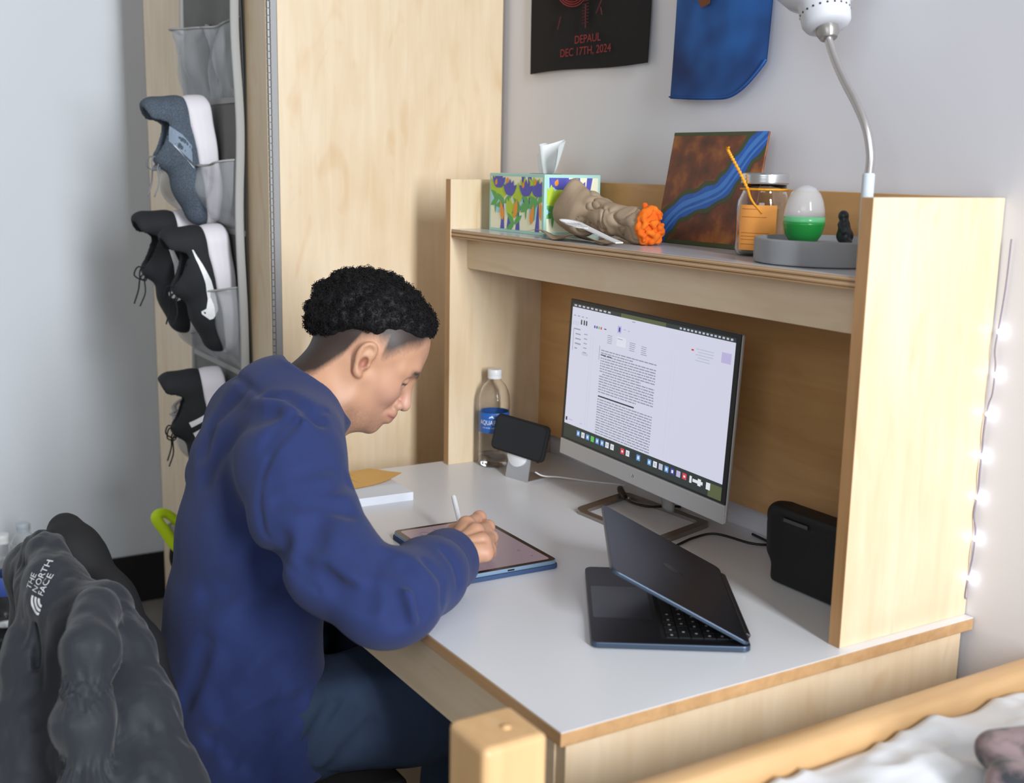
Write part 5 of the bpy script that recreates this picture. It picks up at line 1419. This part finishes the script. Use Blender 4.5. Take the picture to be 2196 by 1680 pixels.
def shoe(name, label, loc, upm, solem, lacem, style, group, tilt=.14, yaw=0.0, roll=0.0, lining=None):
    t = thing(name, label, 'shoe', loc, 0, group)
    x = Vector((0, math.sin(tilt), -math.cos(tilt))); z = Vector((0, -math.cos(tilt), -math.sin(tilt))); y = z.cross(x)
    R_ = Matrix((x, y, z)).transposed().to_4x4(); R_ = Matrix.Rotation(yaw, 4, 'Z') @ R_ @ Matrix.Rotation(roll, 4, 'X')
    t.rotation_euler = R_.to_euler(); WM[t.name] = Matrix.Translation(loc) @ R_
    for nm, (V, F), m in (('upper', UPM[0], upm), ('sole', UPM[1], solem)):
        b = MB(); b.v = [tuple(v) for v in V]; b.f = [tuple(q) for q in F.tolist()]; b.m = [0] * len(F); p_ = b.build(nm, m, t, smooth=True, local=True)
        if nm == 'upper': up_ = p_
    lc = MB()
    for i in range(5):
        xx = .135 + .016 * i; zz = .104 - .0065 * i
        lc.tube([(xx, -.020, zz - .004), (xx + .005, 0, zz + .006), (xx + .012, .020, zz - .008)], .0020, 6); lc.tube([(xx, .020, zz - .004), (xx + .005, 0, zz + .007), (xx + .012, -.020, zz - .008)], .0020, 6)
    for s in (-1, 1):
        lc.tube(bez([(.132, .0, .116), (.147, s * .018, .130), (.177, s * .030, .134), (.207, s * .026, .147)], 14), .0017, 6)
        lc.tube(bez([(.132, 0, .116), (.122, s * .014, .134), (.142, s * .024, .142), (.152, s * .010, .126), (.134, 0, .117)], 16), .0017, 6)
    lc.build('laces', lacem, t, smooth=True, local=True)
    MB().prism([(.03 + .028 * math.cos(a), .021 * math.sin(a)) for a in [i * .3925 for i in range(16)]], .074, .076, M=Matrix.Translation((.028, 0, 0))).build('insole', lining or BLACKR, t, local=True)
    for sg in (1, -1):
        m = MB()
        if style == 'swoosh':
            strip_mark(m, [((.045, .073), (.046, .070)), ((.08, .064), (.078, .056)), ((.12, .056), (.115, .043)), ((.155, .054), (.150, .036)), ((.175, .060), (.180, .036)), ((.180, .070), (.198, .048)), ((.186, .070), (.200, .056))], sg); m.build('side_mark', WHITE, up_, local=True)
        elif style == 'stripes':
            for k in range(3):
                x0 = .100 + .026 * k; strip_mark(m, [((x0 + .010, .078 - .006 * k), (x0 + .022, .074 - .006 * k)), ((x0 + .004, .062 - .002 * k), (x0 + .016, .060 - .002 * k)), ((x0 - .004, .042), (x0 + .008, .042))], sg)
            m.build('side_stripes', WHITE, up_, local=True)
        else:
            strip_mark(m, [((.100, .082), (.103, .078)), ((.125, .064), (.129, .061)), ((.150, .045), (.155, .043))], sg)
            m.build('side_mark', WHITE, up_, local=True)
            mm = MB()
            strip_mark(mm, [((.060, .082), (.092, .088)), ((.080, .060), (.118, .066)), ((.105, .044), (.140, .046))], sg, .0006); mm.build('side_overlay', mat('slate_overlay', C(132, 148, 166), rough=.7), up_, local=True)
    return t
GRU = mat('grey_mesh', C(92, 104, 118), rough=.85, var=(420, C(66, 75, 86), .15), bump=(420, .8)); SOLEW = mat('white_sole', C(226, 222, 228), rough=.6, bump=(60, .2))
BKU = mat('black_mesh', C(34, 36, 40), rough=.8, bump=(500, .6)); LCG = mat('grey_lace', C(128, 132, 140), rough=.9); LCB = mat('black_lace', C(24, 24, 26), rough=.9)
G = 'shoes in the hanging organiser'
shoe('running_shoe', 'grey mesh running shoe with white sole in the upper pocket', (-1.62, .118, 1.522), GRU, SOLEW, LCG, 'line', G, .10)
shoe('sneaker', 'black sneaker with white sole and curved mark, nearer of the pair', (-1.55, .128, 1.246), BKU, SOLEW, LCB, 'swoosh', G, .10)
shoe('sneaker', 'black sneaker with white sole and curved mark, farther of the pair', (-1.705, .112, 1.268), BKU, SOLEW, LCB, 'swoosh', G, .04)
shoe('striped_shoe', 'black shoe with three white stripes in the pocket beside the shoulder', (-1.585, .128, .922), BKU, SOLEW, LCB, 'stripes', G, .10, yaw=-.2)
sf = thing('sandal', 'lime yellow sandal strap sticking out of the lowest pocket', 'sandal', (-1.75, .05, .36), group=None)
LIME = mat('lime_foam', C(206, 238, 20), rough=.6)
MB().tube(bez([(-1.77, .075, .50), (-1.765, .035, .538), (-1.755, .010, .534), (-1.745, .028, .498), (-1.735, .054, .455), (-1.73, .10, .42)], 30), .0150, 12, flat=.75).build('strap', LIME, sf, smooth=True)
MB().tube(bez([(-1.76, .075, .40), (-1.75, .070, .44), (-1.745, .085, .50)], 10), [.03 + .004 * math.sin(i / 10 * 3.14) for i in range(11)], 12, flat=.35).build('footbed', BLACKR, sf, smooth=True)
vb = thing('small_bottle', 'tiny orange bottle with a white cap in the lowest pocket', 'bottle', (-1.715, .075, .455))
MB().lathe([(.010, 0), (.012, .002), (.012, .035), (.006, .042)], 16).build('body', mat('amber_plastic', C(214, 112, 40), rough=.3), vb, smooth=True, local=True)
MB().lathe([(.0075, .042), (.0075, .054), (.007, .055)], 16).build('cap', WHITE, vb, smooth=True, local=True, sharp=.6)

# ------------------------------------------------------------------ chair and the padded jacket over its back
CHM = mat('chair_dark', C(40, 38, 38), rough=.5)
ch = thing('desk_chair', 'dark desk chair under the person with a jacket over its back', 'chair', (XM, -.16, 0))
box('seat', (XM - .22, -.355, .405), (XM + .22, .07, .435), CHM, ch, .012, seg=3)
br = MB(); n = 14; vv = []
for s in (0, 1):
    for i in range(n):
        for z in (.56, .765):
            u = i / (n - 1) * 2 - 1; vv.append((XM + .03 + .14 * u, -.395 + .012 * (1 - u * u) * -1 - .012 * s - (z - .56) * .05, z))
F = []
for i in range(n - 1):
    F += [(2 * i, 2 * i + 2, 2 * i + 3, 2 * i + 1), (2 * n + 2 * i + 1, 2 * n + 2 * i + 3, 2 * n + 2 * i + 2, 2 * n + 2 * i), (2 * i + 1, 2 * i + 3, 2 * n + 2 * i + 3, 2 * n + 2 * i + 1), (2 * i + 2, 2 * i, 2 * n + 2 * i, 2 * n + 2 * i + 2)]
F += [(0, 1, 2 * n + 1, 2 * n), (2 * n - 1, 2 * n - 2, 4 * n - 2, 4 * n - 1)]
br.add(vv, F).build('backrest', CHM, ch)
for sx in (-1, 1):
    MB().tube([(XM + .03 + sx * .12, -.35, .43), (XM + .03 + sx * .12, -.385, .60), (XM + .03 + sx * .12, -.398, .75)], .012, 10).build('back_post', CHM, ch, smooth=True)
    for y0, y1 in ((-.32, -.36), (.03, .06)):
        MB().tube([(XM + sx * .19, y0, .41), (XM + sx * .205, y1, 0.0)], [.016, .012], 10).build('leg', CHM, ch, smooth=True)
JK = mat('charcoal_nylon', C(46, 49, 56), rough=.6, spec=.3, sheen=.15, bump=(160, .25), var=(8, C(44, 47, 53), .3)); JD = mat('black_lining', C(30, 30, 32), rough=.8)
PUFF = [(-.505, -.392, .808), (-.440, -.415, .783), (-.426, -.424, .747), (-.408, -.432, .701), (-.387, -.434, .655), (-.371, -.444, .610), (-.352, -.444, .560), (-.340, -.444, .50)]
def f_hood(P):
    d = s_chain(P, [(-.800, -.371, .828), (-.757, -.370, .800), (-.690, -.340, .740), (-.625, -.312, .690), (-.585, -.300, .62)], [.027, .041, .040, .032, .034], .03)
    return d + .0015 * g_noise(P, 35, 3)
def f_jacket(P):
    A_ = np.array([1, 1, .28], np.float32); w = .0034 * g_noise(P * A_ + .010 * g_noise(P, 22, 8)[:, None], 62, 2) + .0045 * g_noise(P * np.array([1, 1, .6], np.float32), 24, 4) + .0016 * np.abs(g_noise(P * A_, 130, 5))
    d = s_chain(P, [(-.735, -.409, .818), (-.655, -.411, .778), (-.590, -.392, .770)], [.030, .040, .036], .03)
    d = smin(d, s_chain(P, [(-.800, -.405, .800), (-.88, -.400, .74), (-.92, -.40, .55)], [.03, .045, .05], .03), .04)
    d = smin(d, s_chain(P, [(-.585, -.360, .770), (-.530, -.365, .728), (-.462, -.365, .660), (-.405, -.365, .585), (-.36, -.36, .50), (-.36, -.36, .42)], [.038, .044, .058, .074, .076, .07], .03), .03)
    d = smin(d, s_chain(P, [(-.690, -.424, .745), (-.655, -.446, .690), (-.615, -.462, .610), (-.575, -.474, .533), (-.55, -.48, .45)], [.034, .042, .048, .050, .05], .03), .025)
    back = s_etube(P, [(-.70, -.425, .76), (-.68, -.43, .60), (-.66, -.435, .42)], [.16, .19, .20], [.028, .035, .04], (1, 0, 0)); d = smin(d, back, .02)
    d = grooves(P, d, (([(-.360, -.410, .728), (-.328, -.367, .735), (-.318, -.320, .725)], .016, .010), ([(-.33, -.43, .60), (-.30, -.37, .60), (-.29, -.31, .59)], .016, .010),
                        ([(-.505, -.385, .800), (-.452, -.398, .765), (-.425, -.415, .722), (-.395, -.43, .654), (-.37, -.43, .58)], .016, .010), ([(-.625, -.49, .70), (-.60, -.50, .66), (-.56, -.52, .62)], .008, .010),
                        ([(-.66, -.44, .79), (-.62, -.44, .755), (-.61, -.45, .70)], .012, .008), ([(-.45, -.29, .77), (-.40, -.285, .70), (-.36, -.28, .64)], .010, .007)))
    # the hanging sleeve, puffed between its stitch lines
    rad = [.028, .037, .026, .041, .026, .042, .028, .04]
    sl = s_chain(P, PUFF, rad, .004)
    ang = np.arctan2(P[:, 1] + .43, P[:, 0] + .41)
    gath = sum(np.exp(-((P[:, 2] - z) / .018) ** 2) for z in (.747, .655, .56)); sl = sl + .0042 * gath * np.sin(ang * 21 + 3 * np.sin(P[:, 2] * 60))
    kk = np.interp(P[:, 2], [.745, .80], [.005, .05]).astype(np.float32); d = smin(d + w, sl + w * .8, kk)
    return smax(d, .40 - P[:, 2], .01)
jk = thing('padded_jacket', 'charcoal padded jacket with a white chest logo hung over the chair back', 'jacket', (-.55, -.40, .42))
nets_obj('hood_lining', f_hood, (-.86, -.44, .55), (-.56, -.24, .89), .0055, [JD], jk)
nets_obj('shell', f_jacket, (-1.0, -.55, .39), (-.26, -.25, .88), .0038, [JK], jk)
def trace(f, p, d, n=90):
    p = np.array(p, np.float32); d = np.array(d, np.float32); d /= np.linalg.norm(d)
    for _ in range(n):
        v = float(f(p[None])[0])
        if v < .0004: break
        p = p + d * max(v * .6, .0004)
    return p
# embroidered logo: three lines of lettering and a quarter dome, laid on the yoke
lgm = MB(); n_ = Vector((.86, -.50, .12)).normalized(); tx_ = Vector((.10, .20, .97)); tx_ = (tx_ - n_ * tx_.dot(n_)).normalized(); ty_ = n_.cross(tx_)
def logo_put(v, f, ox, oy):
    out = []
    for x, y, _ in v:
        p = Vector((-.658, -.428, .797)) + tx_ * (x + ox) + ty_ * (y + oy) + n_ * .05
        h = trace(f_jacket, p, -n_); out.append(tuple(Vector(h) + n_ * .0012))
    lgm.add(out, f)
for i, t_ in enumerate(('THE', 'NORTH', 'FACE')):
    v, f_ = text_mesh(t_, .0125, 0, 'LEFT', .85); logo_put(v, f_, -.002, .012 - .0115 * i)
for r0, r1 in ((.006, .0095), (.0115, .0150), (.0170, .0205)):
    arc = [(-.006 - r_ * math.cos(a), -.018 + r_ * math.sin(a), 0) for a in [i * math.pi / 16 for i in range(9)] for r_ in (r0, r1)]
    logo_put(arc, [(2 * i, 2 * i + 1, 2 * i + 3, 2 * i + 2) for i in range(8)], 0, 0)
lgm.build('logo', mat('logo_white', C(206, 206, 208), rough=.8), jk)

# ------------------------------------------------------------------ far bottles and bag by the left wall
bg_ = thing('black_bag', 'black fabric bag on the floor by the left wall', 'bag', (-2.30, -.36, 0))
def f_bag(P): return s_box(P, (-2.30, -.40, .072), (.20, .24, .068), .03) + .006 * g_noise(P, 14, 2)
nets_obj('bag_body', f_bag, (-2.56, -.68, -.01), (-2.04, -.12, .17), .011, [BLACKR], bg_)
MB().tube(bez([(-2.12, -.50, .13), (-2.09, -.42, .17), (-2.09, -.33, .165), (-2.12, -.25, .13)], 16), .008, 8, flat=.5).build('strap', mat('bag_strap', C(60, 60, 62), rough=.8), bg_, smooth=True)
LB2 = mat('water_label', C(70, 96, 176), rough=.4); LB3 = mat('dark_blue_label', C(20, 46, 78), rough=.4, var=(34, C(40, 150, 200), .06))
bottle('water_bottle', 'clear ribbed water bottle with a pale blue label at the left edge', (-2.24, -.272, .145), 1.22, None, LB2, water=.09)
bottle('water_bottle', 'clear bottle with a dark blue label behind the jacket', (-2.33, -.205, .142), 1.22, None, LB3, capmat=mat('clear_cap', C(190, 200, 208), rough=.3), water=.08)
